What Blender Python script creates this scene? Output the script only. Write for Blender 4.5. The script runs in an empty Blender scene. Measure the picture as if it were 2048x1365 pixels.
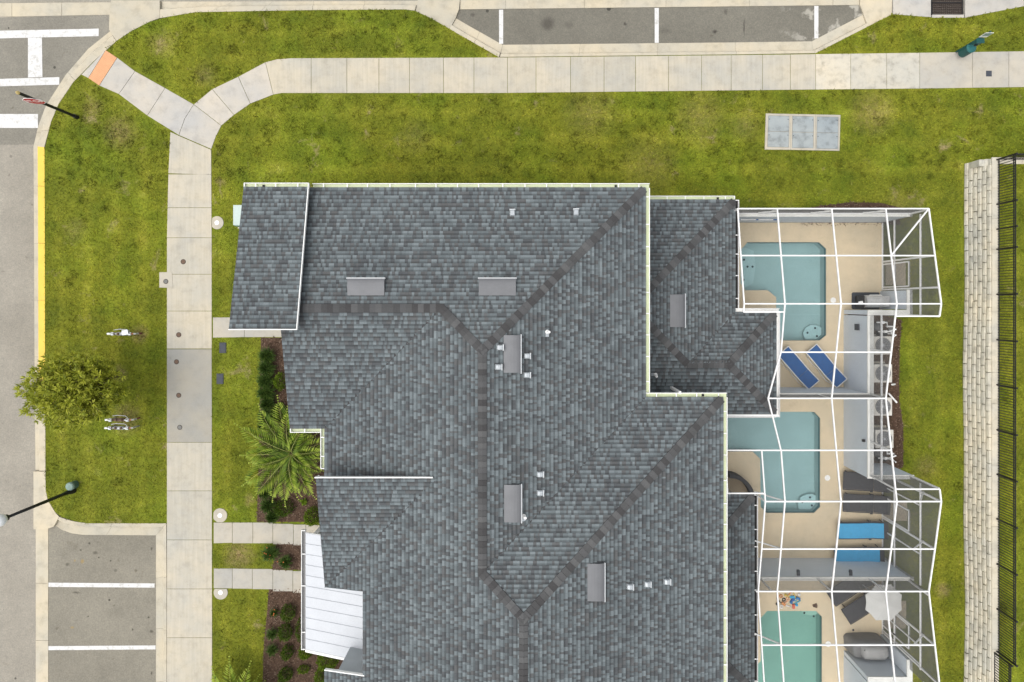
import bpy, bmesh, math, random
import numpy as np
from mathutils import Vector, Matrix
from mathutils.geometry import tessellate_polygon

random.seed(7)
rng = np.random.default_rng(7)
scene = bpy.context.scene
R = math.radians

# ------------------------------------------------------------------ camera, light, exposure
CAM_H = 30.0                       # metres above the lawn
FPX = 2048 * 24 / 36.0             # focal length in photo pixels (24 mm on 36 mm)
NX, NY = 1060.0, 608.0             # the point of the photo straight below the camera
cam_data = bpy.data.cameras.new('camera')
cam = bpy.data.objects.new('camera', cam_data)
scene.collection.objects.link(cam)
cam.location = (0, 0, CAM_H)
cam_data.sensor_width = 36
cam_data.lens = 24
cam_data.shift_x = (1024 - NX) / 2048
cam_data.shift_y = -(682.5 - NY) / 2048
cam_data.clip_end = 600
scene.camera = cam

SUN_EL, SUN_ROT = R(70), R(250)
world = bpy.data.worlds.new('World')
scene.world = world
world.use_nodes = True
wn = world.node_tree
wn.nodes.clear()
wo = wn.nodes.new('ShaderNodeOutputWorld')
bg = wn.nodes.new('ShaderNodeBackground')
sky = wn.nodes.new('ShaderNodeTexSky')
sky.sky_type = 'NISHITA'
sky.sun_disc = False
sky.sun_elevation = SUN_EL
sky.sun_rotation = SUN_ROT
sky.dust_density = 4.0
hs = wn.nodes.new('ShaderNodeHueSaturation')
hs.inputs['Saturation'].default_value = 0.22
wn.links.new(sky.outputs[0], hs.inputs['Color'])
wn.links.new(hs.outputs[0], bg.inputs['Color'])
bg.inputs['Strength'].default_value = 0.15
wn.links.new(bg.outputs[0], wo.inputs[0])

sun_data = bpy.data.lights.new('sun', 'SUN')
sun_data.energy = 0.7
sun_data.angle = R(70)
sun_data.color = (1.0, 0.93, 0.82)
sun = bpy.data.objects.new('sun', sun_data)
scene.collection.objects.link(sun)
sd = Vector((math.sin(SUN_ROT) * math.cos(SUN_EL), math.cos(SUN_ROT) * math.cos(SUN_EL), math.sin(SUN_EL)))
sun.rotation_euler = sd.to_track_quat('Z', 'Y').to_euler()
sun.location = (0, 0, 40)

vs = scene.view_settings
vs.view_transform = 'Standard'
vs.look = 'None'
vs.gamma = 1
vs.use_curve_mapping = False
vs.exposure = 0.7
scene.cycles.max_bounces = 8
scene.cycles.transparent_max_bounces = 12

# ------------------------------------------------------------------ helpers
def G(px, py, z=0.0):
    """world x, y of the thing seen at photo pixel (px, py) at height z"""
    s = (CAM_H - z) / FPX
    return ((px - NX) * s, -(py - NY) * s)

def G3(px, py, z=0.0):
    x, y = G(px, py, z)
    return (x, y, z)

def PG(pts, z=0.0):
    return [G(a, b, z) for a, b in pts]

class MB:
    def __init__(self):
        self.v, self.f, self.mi = [], [], []
    def face(self, pts, mi=0):
        n = len(self.v)
        self.v += [tuple(p) for p in pts]
        self.f.append(tuple(range(n, n + len(pts))))
        self.mi.append(mi)
    def box(self, c, s, rz=0.0, mi=0, M=None):
        hx, hy, hz = s[0] / 2, s[1] / 2, s[2] / 2
        cr, sr = math.cos(rz), math.sin(rz)
        n = len(self.v)
        for dz in (-hz, hz):
            for dx, dy in ((-hx, -hy), (hx, -hy), (hx, hy), (-hx, hy)):
                p = Vector((c[0] + dx * cr - dy * sr, c[1] + dx * sr + dy * cr, c[2] + dz))
                self.v.append(tuple(M @ p) if M else tuple(p))
        for q in ((0, 3, 2, 1), (4, 5, 6, 7), (0, 1, 5, 4), (1, 2, 6, 5), (2, 3, 7, 6), (3, 0, 4, 7)):
            self.f.append(tuple(n + i for i in q)); self.mi.append(mi)
    def bar(self, a, b, w, h, mi=0, up=(0, 0, 1)):
        a, b = Vector(a), Vector(b)
        d = (b - a).normalized()
        s = d.cross(Vector(up))
        if s.length < 1e-4:
            s = d.cross(Vector((1, 0, 0)))
        s.normalize()
        u = s.cross(d)
        n = len(self.v)
        for p in (a, b):
            for i, j in ((-1, -1), (1, -1), (1, 1), (-1, 1)):
                self.v.append(tuple(p + s * (i * w / 2) + u * (j * h / 2)))
        for q in ((0, 1, 2, 3), (7, 6, 5, 4), (0, 4, 5, 1), (1, 5, 6, 2), (2, 6, 7, 3), (3, 7, 4, 0)):
            self.f.append(tuple(n + i for i in q)); self.mi.append(mi)
    def tube(self, pts, r, n=8, mi=0, caps=True):
        pts = [Vector(p) for p in pts]
        rs = r if isinstance(r, (list, tuple)) else [r] * len(pts)
        base = len(self.v)
        ref = None
        for i, p in enumerate(pts):
            d = (pts[min(i + 1, len(pts) - 1)] - pts[max(i - 1, 0)]).normalized()
            s = d.cross(Vector((0, 0, 1)))
            if s.length < 0.05:
                s = d.cross(Vector((1, 0, 0)))
            s.normalize()
            if ref is not None and s.dot(ref) < 0:
                s = -s
            ref = s
            u = s.cross(d)
            for k in range(n):
                a = 2 * math.pi * k / n
                self.v.append(tuple(p + (s * math.cos(a) + u * math.sin(a)) * rs[i]))
        for i in range(len(pts) - 1):
            for k in range(n):
                a, b = base + i * n + k, base + i * n + (k + 1) % n
                self.f.append((a, b, b + n, a + n)); self.mi.append(mi)
        if caps:
            self.f.append(tuple(base + k for k in range(n))[::-1]); self.mi.append(mi)
            self.f.append(tuple(base + (len(pts) - 1) * n + k for k in range(n))); self.mi.append(mi)
    def lathe(self, c, prof, n=20, mi=0):
        """prof: list of (radius, z); capped when a radius is 0"""
        base = len(self.v)
        for r, z in prof:
            for k in range(n):
                a = 2 * math.pi * k / n
                self.v.append((c[0] + r * math.cos(a), c[1] + r * math.sin(a), c[2] + z))
        for i in range(len(prof) - 1):
            for k in range(n):
                a, b = base + i * n + k, base + i * n + (k + 1) % n
                self.f.append((a, b, b + n, a + n)); self.mi.append(mi)
        self.f.append(tuple(base + (len(prof) - 1) * n + k for k in range(n))); self.mi.append(mi)
    def prism(self, poly, z0, z1, mi=0, mside=None, holes=()):
        """poly: xy list; z0/z1 numbers or functions of (x, y)"""
        f0 = z0 if callable(z0) else (lambda x, y: z0)
        f1 = z1 if callable(z1) else (lambda x, y: z1)
        loops = [list(poly)] + [list(h) for h in holes]
        flat = [p for l in loops for p in l]
        tris = tessellate_polygon([[Vector((p[0], p[1], 0)) for p in l] for l in loops])
        n = len(self.v); m = len(flat)
        self.v += [(p[0], p[1], f1(*p[:2])) for p in flat] + [(p[0], p[1], f0(*p[:2])) for p in flat]
        for t in tris:
            a, b, c = (flat[i] for i in t)
            ccw = (b[0] - a[0]) * (c[1] - a[1]) - (b[1] - a[1]) * (c[0] - a[0])
            if abs(ccw) < 1e-10:
                continue
            t = tuple(t) if ccw > 0 else tuple(t)[::-1]
            self.f.append(tuple(n + i for i in t)); self.mi.append(mi)
            self.f.append(tuple(n + m + i for i in t[::-1])); self.mi.append(mi)
        o = 0
        ms = mi if mside is None else mside
        for li, l in enumerate(loops):
            k = len(l)
            area = sum(l[i][0] * l[(i + 1) % k][1] - l[(i + 1) % k][0] * l[i][1] for i in range(k))
            flip = (area < 0) != (li > 0)
            for i in range(k):
                a, b = n + o + i, n + o + (i + 1) % k
                q = (a, a + m, b + m, b) if not flip else (a, b, b + m, a + m)
                self.f.append(q); self.mi.append(ms)
            o += k

def link(o, parent=None):
    scene.collection.objects.link(o)
    if parent is not None:
        o.parent = parent
    return o

def wloc(o):
    v = Vector((0, 0, 0))
    while o is not None:
        v += o.location
        o = o.parent
    return v

def build(name, mb, mats, parent=None, smooth=False, world=True, loc=None, kind=None):
    """one mesh object; world=True: mb holds world coordinates and the parent chain is unrotated"""
    me = bpy.data.meshes.new(name)
    v = np.array(mb.v, dtype=float)
    origin = np.zeros(3)
    if loc is not None:
        origin = np.array(loc, dtype=float)
    if world and parent is not None and loc is None:
        origin = np.array(wloc(parent))
    if world:
        v = v - origin
    me.from_pydata(v.tolist(), [], mb.f)
    if not isinstance(mats, (list, tuple)):
        mats = [mats]
    for m in mats:
        me.materials.append(m)
    if len(mats) > 1:
        me.polygons.foreach_set('material_index', mb.mi)
    if smooth:
        me.polygons.foreach_set('use_smooth', [True] * len(me.polygons))
    me.update()
    o = bpy.data.objects.new(name, me)
    link(o, parent)
    if loc is not None and world:
        o.location = Vector(loc) - (wloc(parent) if parent else Vector((0, 0, 0)))
    if kind:
        o['kind'] = kind
    return o

def thing(name, label, cat, loc=(0, 0, 0), group=None, rz=0.0, kind=None):
    o = bpy.data.objects.new(name, None)
    o.empty_display_size = 0.2
    o.location = loc
    o.rotation_euler = (0, 0, rz)
    if kind:
        o['kind'] = kind
    else:
        o['label'] = label
        o['category'] = cat
        if group:
            o['group'] = group
    return link(o)

def tag(o, label, cat, group=None):
    o['label'] = label
    o['category'] = cat
    if group:
        o['group'] = group
    return o

def struct(name):
    return thing(name, None, None, kind='structure')

def copy_tree(o, parent=None):
    c = o.copy()
    link(c)
    c.parent = parent
    for ch in list(o.children):
        d = copy_tree(ch, c)
    return c

# ------------------------------------------------------------------ materials
def new_mat(name):
    m = bpy.data.materials.new(name)
    m.use_nodes = True
    nt = m.node_tree
    return m, nt, nt.nodes['Principled BSDF']

def N(nt, typ, **kw):
    n = nt.nodes.new(typ)
    for k, v in kw.items():
        if k in n.inputs:
            n.inputs[k].default_value = v
        else:
            setattr(n, k, v)
    return n

def noise(nt, vec, scale, detail=4, rough=0.55, dist=0.0):
    n = N(nt, 'ShaderNodeTexNoise')
    n.inputs['Scale'].default_value = scale
    n.inputs['Detail'].default_value = detail
    n.inputs['Roughness'].default_value = rough
    n.inputs['Distortion'].default_value = dist
    if vec is not None:
        nt.links.new(vec, n.inputs['Vector'])
    return n.outputs['Fac']

def ramp(nt, fac, stops):
    r = N(nt, 'ShaderNodeValToRGB')
    el = r.color_ramp.elements
    while len(el) < len(stops):
        el.new(0.5)
    for e, (p, c) in zip(el, stops):
        e.position = p
        e.color = (*c, 1) if len(c) == 3 else c
    nt.links.new(fac, r.inputs[0])
    return r.outputs[0]

def mix(nt, fac, a, b, mode='MIX'):
    n = N(nt, 'ShaderNodeMix')
    n.data_type = 'RGBA'
    n.blend_type = mode
    for sock, val in ((n.inputs[0], fac), (n.inputs[6], a), (n.inputs[7], b)):
        if hasattr(val, 'is_output'):
            nt.links.new(val, sock)
        elif isinstance(val, (int, float)):
            sock.default_value = val
        else:
            sock.default_value = (*val, 1) if len(val) == 3 else val
    return n.outputs[2]

def pos(nt):
    return N(nt, 'ShaderNodeNewGeometry').outputs['Position']

def mapped(nt, vec, scale=(1, 1, 1), rot=(0, 0, 0)):
    m = N(nt, 'ShaderNodeMapping')
    m.inputs['Scale'].default_value = scale
    m.inputs['Rotation'].default_value = rot
    nt.links.new(vec, m.inputs['Vector'])
    return m.outputs[0]

def bump(nt, bsdf, h, strength=0.3, dist=0.01):
    b = N(nt, 'ShaderNodeBump')
    b.inputs['Strength'].default_value = strength
    b.inputs['Distance'].default_value = dist
    nt.links.new(h, b.inputs['Height'])
    nt.links.new(b.outputs[0], bsdf.inputs['Normal'])

def mat_plain(name, col, rough=0.6, var=0.12, scale=3.0, metal=0.0, spec=0.3, fine=0.06):
    m, nt, b = new_mat(name)
    p = pos(nt)
    lo = tuple(c * (1 - var) for c in col)
    hi = tuple(min(1, c * (1 + var)) for c in col)
    c1 = ramp(nt, noise(nt, p, scale, 5), [(0.3, lo), (0.7, hi)])
    f = ramp(nt, noise(nt, p, scale * 22, 3), [(0.3, (1 - fine,) * 3), (0.7, (1 + fine,) * 3)])
    nt.links.new(mix(nt, 1.0, c1, f, 'MULTIPLY'), b.inputs['Base Color'])
    b.inputs['Roughness'].default_value = rough
    b.inputs['Metallic'].default_value = metal
    b.inputs['Specular IOR Level'].default_value = spec
    return m

def mat_concrete(name, col, stain=0.16, warm=(1.0, 0.96, 0.88), streak=None, grey=0.35):
    """broom-finished concrete: blotches, fine speckle, a random tone per slab"""
    m, nt, b = new_mat(name)
    p = pos(nt)
    base = mix(nt, ramp(nt, noise(nt, p, 0.55, 5, 0.6), [(0.35, (0, 0, 0)), (0.68, (1, 1, 1))]),
               tuple(c * w for c, w in zip(col, warm)), tuple(c * g for c, g in zip(col, (0.84, 0.86, 0.88))))
    blot = ramp(nt, noise(nt, p, 2.3, 6, 0.65), [(0.28, (1 - stain * 1.5,) * 3), (0.5, (1, 1, 1)), (0.75, (1 + stain * 0.4,) * 3)])
    c = mix(nt, 1.0, base, blot, 'MULTIPLY')
    sp = ramp(nt, noise(nt, p, 55, 2), [(0.3, (0.93,) * 3), (0.7, (1.05,) * 3)])
    c = mix(nt, 1.0, c, sp, 'MULTIPLY')
    if streak:
        st = noise(nt, mapped(nt, p, streak), 1.0, 3)
        c = mix(nt, 1.0, c, ramp(nt, st, [(0.35, (0.94,) * 3), (0.65, (1.03,) * 3)]), 'MULTIPLY')
    oi = N(nt, 'ShaderNodeObjectInfo')
    c = mix(nt, 1.0, c, ramp(nt, oi.outputs['Random'], [(0, (0.93, 0.935, 0.94)), (1, (1.05, 1.03, 1.0))]), 'MULTIPLY')
    dark = ramp(nt, noise(nt, p, 7.0, 6, 0.7), [(0.62, (1, 1, 1)), (0.74, (0.70, 0.68, 0.64))])
    c = mix(nt, 0.6, c, dark, 'MULTIPLY')
    nt.links.new(c, b.inputs['Base Color'])
    b.inputs['Roughness'].default_value = 0.9
    b.inputs['Specular IOR Level'].default_value = 0.15
    bump(nt, b, noise(nt, p, 40, 3), 0.25, 0.004)
    return m

def mat_asphalt(name, col, var=0.14, patch=None):
    m, nt, b = new_mat(name)
    p = pos(nt)
    c = ramp(nt, noise(nt, p, 0.35, 6, 0.6), [(0.3, tuple(x * (1 - var) for x in col)), (0.7, tuple(x * (1 + var) for x in col))])
    agg = ramp(nt, noise(nt, p, 15, 4, 0.85), [(0.28, (0.70,) * 3), (0.5, (1,) * 3), (0.72, (1.38, 1.36, 1.3))])
    c = mix(nt, 0.8, c, agg, 'MULTIPLY')
    mid = ramp(nt, noise(nt, p, 5, 5, 0.7), [(0.3, (0.9,) * 3), (0.7, (1.08, 1.07, 1.05))])
    c = mix(nt, 1.0, c, mid, 'MULTIPLY')
    spots = ramp(nt, noise(nt, p, 3.1, 2, 0.4), [(0.73, (1, 1, 1)), (0.8, (0.5, 0.46, 0.42))])
    c = mix(nt, 0.7, c, spots, 'MULTIPLY')
    vo = N(nt, 'ShaderNodeTexVoronoi')          # oil drips and gum, a few per stall
    vo.inputs['Scale'].default_value = 1.15
    nt.links.new(p, vo.inputs['Vector'])
    sc_ = N(nt, 'ShaderNodeSeparateColor'); nt.links.new(vo.outputs['Color'], sc_.inputs[0])
    th = N(nt, 'ShaderNodeMath', operation='MULTIPLY'); nt.links.new(sc_.outputs[0], th.inputs[0]); th.inputs[1].default_value = 0.11
    lt = N(nt, 'ShaderNodeMath', operation='LESS_THAN'); nt.links.new(vo.outputs['Distance'], lt.inputs[0]); nt.links.new(th.outputs[0], lt.inputs[1])
    k_ = N(nt, 'ShaderNodeMath', operation='MULTIPLY'); nt.links.new(lt.outputs[0], k_.inputs[0]); nt.links.new(sc_.outputs[1], k_.inputs[1])
    c = mix(nt, k_.outputs[0], c, tuple(x * 0.35 for x in col))
    smear = ramp(nt, noise(nt, p, 0.8, 6, 0.75, 0.6), [(0.62, (1, 1, 1)), (0.75, (0.72, 0.70, 0.67))])
    c = mix(nt, 0.8, c, smear, 'MULTIPLY')
    if patch:
        pt = ramp(nt, noise(nt, p, 1.1, 5, 0.6), [(0.62, (0, 0, 0)), (0.68, (1, 1, 1))])
        c = mix(nt, pt, c, patch)
    nt.links.new(c, b.inputs['Base Color'])
    b.inputs['Roughness'].default_value = 0.92
    b.inputs['Specular IOR Level'].default_value = 0.2
    bump(nt, b, noise(nt, p, 60, 3), 0.4, 0.006)
    return m

def grass_colour(nt):
    p = pos(nt)
    c = ramp(nt, noise(nt, p, 0.75, 6, 0.62), [(0.28, (0.110, 0.134, 0.012)), (0.46, (0.158, 0.174, 0.014)), (0.62, (0.208, 0.218, 0.019)), (0.8, (0.285, 0.275, 0.05))])
    c = mix(nt, 1.0, c, ramp(nt, noise(nt, p, 3.4, 6, 0.7), [(0.3, (0.80, 0.83, 0.84)), (0.5, (1, 1, 1)), (0.72, (1.15, 1.12, 1.2))]), 'MULTIPLY')
    big = ramp(nt, noise(nt, p, 0.13, 3), [(0.35, (0.90, 0.94, 0.92)), (0.65, (1.10, 1.05, 1.0))])
    c = mix(nt, 1.0, c, big, 'MULTIPLY')
    fresh = ramp(nt, noise(nt, p, 0.26, 4, 0.6), [(0.46, (0, 0, 0)), (0.66, (0.6, 0.6, 0.6))])
    c = mix(nt, fresh, c, mix(nt, 1.0, c, (0.86, 1.14, 0.9), 'MULTIPLY'))
    # mower bands run north-south along the street and east-west beside the building
    sx = N(nt, 'ShaderNodeSeparateXYZ')
    nt.links.new(p, sx.inputs[0])
    w = N(nt, 'ShaderNodeMath', operation='SINE')
    mul = N(nt, 'ShaderNodeMath', operation='MULTIPLY')
    side = N(nt, 'ShaderNodeMapRange')
    nt.links.new(sx.outputs[1], side.inputs[0])
    side.inputs[1].default_value = 3.6; side.inputs[2].default_value = 4.4
    west = N(nt, 'ShaderNodeMath', operation='LESS_THAN')
    nt.links.new(sx.outputs[0], west.inputs[0]); west.inputs[1].default_value = -14.6
    ax = N(nt, 'ShaderNodeMix'); ax.data_type = 'FLOAT'
    nt.links.new(side.outputs[0], ax.inputs[0]); nt.links.new(sx.outputs[0], ax.inputs[2]); nt.links.new(sx.outputs[1], ax.inputs[3])
    ax2 = N(nt, 'ShaderNodeMix'); ax2.data_type = 'FLOAT'
    nt.links.new(west.outputs[0], ax2.inputs[0]); nt.links.new(ax.outputs[0], ax2.inputs[2]); nt.links.new(sx.outputs[0], ax2.inputs[3])
    wv = N(nt, 'ShaderNodeMath', operation='ADD')
    wn_ = N(nt, 'ShaderNodeMath', operation='MULTIPLY'); nt.links.new(noise(nt, p, 0.5, 3), wn_.inputs[0]); wn_.inputs[1].default_value = 0.8
    nt.links.new(ax2.outputs[0], wv.inputs[0]); nt.links.new(wn_.outputs[0], wv.inputs[1])
    nt.links.new(wv.outputs[0], mul.inputs[0])
    mul.inputs[1].default_value = 5.2
    nt.links.new(mul.outputs[0], w.inputs[0])
    band = ramp(nt, w.outputs[0], [(0.0, (0.89, 0.92, 0.92)), (1.0, (1.12, 1.10, 1.25))])
    c = mix(nt, 0.8, c, band, 'MULTIPLY')
    dry = ramp(nt, noise(nt, p, 0.9, 7, 0.72, 0.4), [(0.6, (0, 0, 0)), (0.74, (1, 1, 1))])
    c = mix(nt, dry, c, (0.31, 0.25, 0.125))
    # worn, brownish places in the turf
    wob = N(nt, 'ShaderNodeMix')
    wob.data_type = 'VECTOR'
    wob.inputs[0].default_value = 0.28
    nz = N(nt, 'ShaderNodeTexNoise')
    nz.inputs['Scale'].default_value = 2.2
    nz.inputs['Detail'].default_value = 5
    nt.links.new(p, nz.inputs['Vector'])
    nt.links.new(p, wob.inputs[4]); nt.links.new(nz.outputs['Color'], wob.inputs[5])
    acc = None
    for sx_, sy_, r, k in ((1745, 225, 1.1, .8), (240, 265, .8, .65), (185, 215, .5, .6), (478, 1112, .75, .9), (500, 1002, .3, .8), (325, 88, .7, .5), (410, 150, .6, .6), (250, 838, .8, .75), (240, 748, .4, .9),
                           (280, 668, .45, .8), (1400, 235, 1.2, .55), (1180, 225, 1.3, .5), (830, 275, .9, .35), (1885, 1180, .4, .8), (1850, 935, .6, .45), (1800, 420, .9, .4), (1300, 330, 1.4, .4), (440, 365, .25, .7), (1490, 250, .8, .5), (150, 460, .6, .35)):
        gx_, gy_ = G(sx_, sy_)
        d = N(nt, 'ShaderNodeVectorMath', operation='DISTANCE')
        nt.links.new(wob.outputs[1], d.inputs[0])
        d.inputs[1].default_value = (gx_ * .72 + .14, gy_ * .72 + .14, .14)
        mrr = N(nt, 'ShaderNodeMapRange')
        mrr.inputs[1].default_value = 0.0; mrr.inputs[2].default_value = r * .8
        mrr.inputs[3].default_value = k * (0.62 if sy_ < 400 and sx_ > 400 else 1.0); mrr.inputs[4].default_value = 0.0
        nt.links.new(d.outputs['Value'], mrr.inputs[0])
        if acc is None:
            acc = mrr.outputs[0]
        else:
            mx = N(nt, 'ShaderNodeMath', operation='MAXIMUM')
            nt.links.new(acc, mx.inputs[0]); nt.links.new(mrr.outputs[0], mx.inputs[1])
            acc = mx.outputs[0]
    fleck = ramp(nt, noise(nt, p, 5.5, 5, 0.7), [(0.36, (0.25, 0.25, 0.25)), (0.62, (1, 1, 1))])
    f = N(nt, 'ShaderNodeMath', operation='MULTIPLY')
    nt.links.new(acc, f.inputs[0]); nt.links.new(fleck, f.inputs[1])
    c = mix(nt, f.outputs[0], c, (0.33, 0.235, 0.12))
    return c, p

def mat_grass(name, blades=False):
    m, nt, b = new_mat(name)
    c, p = grass_colour(nt)
    if blades:
        a = N(nt, 'ShaderNodeAttribute', attribute_name='tint')
        c = mix(nt, 1.0, c, a.outputs['Color'], 'MULTIPLY')
    else:
        f = ramp(nt, noise(nt, p, 9, 5, 0.75), [(0.3, (0.5, 0.52, 0.5)), (0.7, (1.1, 1.08, 1.1))])
        c = mix(nt, 1.0, c, f, 'MULTIPLY')
    nt.links.new(c, b.inputs['Base Color'])
    b.inputs['Roughness'].default_value = 0.85
    b.inputs['Specular IOR Level'].default_value = 0.15
    return m

def mat_leaf(name, stops, rough=0.55):
    """leaf colour picked at random from stops through the mesh's 'tint' attribute"""
    m, nt, b = new_mat(name)
    a = N(nt, 'ShaderNodeAttribute', attribute_name='tint')
    sx = N(nt, 'ShaderNodeSeparateColor')
    nt.links.new(a.outputs['Color'], sx.inputs[0])
    n = len(stops)
    c = ramp(nt, sx.outputs[0], [(i / max(1, n - 1), s) for i, s in enumerate(stops)])
    nt.links.new(c, b.inputs['Base Color'])
    b.inputs['Roughness'].default_value = rough
    b.inputs['Specular IOR Level'].default_value = 0.25
    tr = N(nt, 'ShaderNodeBsdfTranslucent')
    nt.links.new(c, tr.inputs['Color'])
    ms = N(nt, 'ShaderNodeMixShader')
    ms.inputs[0].default_value = 0.25
    out = nt.nodes['Material Output']
    nt.links.new(b.outputs[0], ms.inputs[1])
    nt.links.new(tr.outputs[0], ms.inputs[2])
    nt.links.new(ms.outputs[0], out.inputs[0])
    return m

def mat_tint(name, rough=0.9, grain=0.12):
    """colour straight from the 'tint' attribute (one colour per shingle), with mineral grain"""
    m, nt, b = new_mat(name)
    a = N(nt, 'ShaderNodeAttribute', attribute_name='tint')
    p = pos(nt)
    g = ramp(nt, noise(nt, p, 30, 3, 0.7), [(0.3, (1 - grain,) * 3), (0.7, (1 + grain,) * 3)])
    c = mix(nt, 1.0, a.outputs['Color'], g, 'MULTIPLY')
    w = ramp(nt, noise(nt, p, 0.45, 5, 0.65), [(0.3, (0.88, 0.885, 0.89)), (0.7, (1.06, 1.06, 1.05))])
    c = mix(nt, 1.0, c, w, 'MULTIPLY')
    nt.links.new(c, b.inputs['Base Color'])
    b.inputs['Roughness'].default_value = rough
    b.inputs['Specular IOR Level'].default_value = 0.2
    return m

def mat_water(name, tint, gloss=0.05):
    m, nt, b = new_mat(name)
    nt.nodes.remove(b)
    out = nt.nodes['Material Output']
    t = N(nt, 'ShaderNodeBsdfTransparent')
    t.inputs['Color'].default_value = (*tint, 1)
    g = N(nt, 'ShaderNodeBsdfGlossy')
    g.inputs['Roughness'].default_value = 0.04
    g.inputs['Color'].default_value = (1, 1, 1, 1)
    f = N(nt, 'ShaderNodeFresnel')
    f.inputs['IOR'].default_value = 1.33
    ms = N(nt, 'ShaderNodeMixShader')
    p = pos(nt)
    bp = N(nt, 'ShaderNodeBump')
    bp.inputs['Strength'].default_value = 0.15
    bp.inputs['Distance'].default_value = 0.02
    nt.links.new(noise(nt, p, 4, 3), bp.inputs['Height'])
    nt.links.new(bp.outputs[0], g.inputs['Normal'])
    nt.links.new(bp.outputs[0], f.inputs['Normal'])
    nt.links.new(f.outputs[0], ms.inputs[0])
    nt.links.new(t.outputs[0], ms.inputs[1])
    nt.links.new(g.outputs[0], ms.inputs[2])
    nt.links.new(ms.outputs[0], out.inputs[0])
    return m

def stains(m, spots, col, wob_k=0.25, wscale=3.0):
    """marks with a place of their own: (photo x, photo y, radius x, radius y, strength)"""
    nt = m.node_tree; b = nt.nodes['Principled BSDF']
    src = b.inputs['Base Color'].links[0].from_socket
    p = pos(nt)
    nz = N(nt, 'ShaderNodeTexNoise'); nz.inputs['Scale'].default_value = wscale; nz.inputs['Detail'].default_value = 6
    nt.links.new(p, nz.inputs['Vector'])
    off = N(nt, 'ShaderNodeVectorMath', operation='MULTIPLY_ADD')
    nt.links.new(nz.outputs['Color'], off.inputs[0]); off.inputs[1].default_value = (wob_k,) * 3
    nt.links.new(p, off.inputs[2])
    acc = None
    for sx_, sy_, rx, ry, k in spots:
        gx_, gy_ = G(sx_, sy_)
        q = N(nt, 'ShaderNodeVectorMath', operation='SUBTRACT'); nt.links.new(off.outputs[0], q.inputs[0])
        q.inputs[1].default_value = (gx_ + wob_k / 2, gy_ + wob_k / 2, 0)
        sc = N(nt, 'ShaderNodeVectorMath', operation='MULTIPLY'); nt.links.new(q.outputs[0], sc.inputs[0]); sc.inputs[1].default_value = (1 / rx, 1 / ry, 0)
        ln = N(nt, 'ShaderNodeVectorMath', operation='LENGTH'); nt.links.new(sc.outputs[0], ln.inputs[0])
        r = N(nt, 'ShaderNodeMapRange'); nt.links.new(ln.outputs['Value'], r.inputs[0])
        r.inputs[1].default_value = .35; r.inputs[2].default_value = 1.0; r.inputs[3].default_value = k; r.inputs[4].default_value = 0
        if acc is None: acc = r.outputs[0]
        else:
            mx = N(nt, 'ShaderNodeMath', operation='MAXIMUM'); nt.links.new(acc, mx.inputs[0]); nt.links.new(r.outputs[0], mx.inputs[1]); acc = mx.outputs[0]
    nt.links.new(mix(nt, acc, src, col), b.inputs['Base Color'])

M = {}
M['lawn'] = mat_grass('lawn_soil')
M['blades'] = mat_grass('grass_blades', True)
M['walk'] = mat_concrete('sidewalk_concrete', (0.47, 0.445, 0.385), 0.1, streak=(9, 0.5, 1))
M['walk_grey'] = mat_concrete('grey_concrete', (0.42, 0.405, 0.37), 0.1)
M['kerb'] = mat_concrete('kerb_concrete', (0.49, 0.455, 0.375), 0.14)
M['pad'] = mat_concrete('utility_concrete', (0.44, 0.42, 0.37), 0.12)
M['asphalt'] = mat_asphalt('street_asphalt', (0.262, 0.244, 0.208))
M['asphalt_bay'] = mat_asphalt('bay_asphalt', (0.152, 0.145, 0.122), patch=None)
M['paint'] = mat_plain('white_road_paint', (0.57, 0.57, 0.56), 0.7, 0.05, 2.0)
M['yellow'] = mat_plain('yellow_kerb_paint', (0.66, 0.465, 0.075), 0.7, 0.06, 2.0)
def wear(m, thr, to, scale=4.5, k=0.75):
    nt_ = m.node_tree; b_ = nt_.nodes['Principled BSDF']
    src_ = b_.inputs['Base Color'].links[0].from_socket
    f_ = ramp(nt_, noise(nt_, pos(nt_), scale, 8, 0.8), [(thr, (0, 0, 0)), (thr + 0.1, (k, k, k))])
    nt_.links.new(mix(nt_, f_, src_, to), b_.inputs['Base Color'])
wear(M['paint'], 0.52, (0.36, 0.35, 0.32))
wear(M['yellow'], 0.60, (0.42, 0.36, 0.22))
M['warning'] = mat_plain('terracotta_warning_pad', (0.56, 0.30, 0.16), 0.8, 0.08, 3.0)
M['deck'] = mat_concrete('pool_deck_concrete', (0.61, 0.525, 0.385), 0.06, warm=(1.0, 0.98, 0.95))
M['mulch_soil'] = mat_plain('mulch_soil', (0.075, 0.045, 0.03), 0.95, 0.3, 6.0, fine=0.3)
M['white'] = mat_plain('white_aluminium', (0.72, 0.72, 0.71), 0.45, 0.02, 2.0)
M['trim'] = mat_plain('white_trim', (0.76, 0.76, 0.74), 0.5, 0.04, 3.0)
M['gutter'] = mat_plain('gutter_light_tint', (0.50, 0.55, 0.36), 0.6, 0.08, 2.0)  # white gutter inside; its pale green reflected light is put into the colour
M['stucco'] = mat_plain('grey_stucco', (0.36, 0.385, 0.40), 0.9, 0.05, 2.0)
M['wallcap'] = mat_plain('wall_cap', (0.70, 0.70, 0.66), 0.8, 0.07, 3.0)
M['roof_base'] = mat_plain('roof_felt', (0.06, 0.06, 0.062), 0.95, 0.1, 3.0)
M['shingle'] = mat_tint('shingle_granules')
M['vent'] = mat_plain('grey_vent_metal', (0.122, 0.126, 0.134), 0.5, 0.06, 3.0, metal=0.3)
M['vent_lip'] = mat_plain('pale_vent_lip', (0.55, 0.57, 0.58), 0.4, 0.05, 3.0, metal=0.3)
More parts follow.
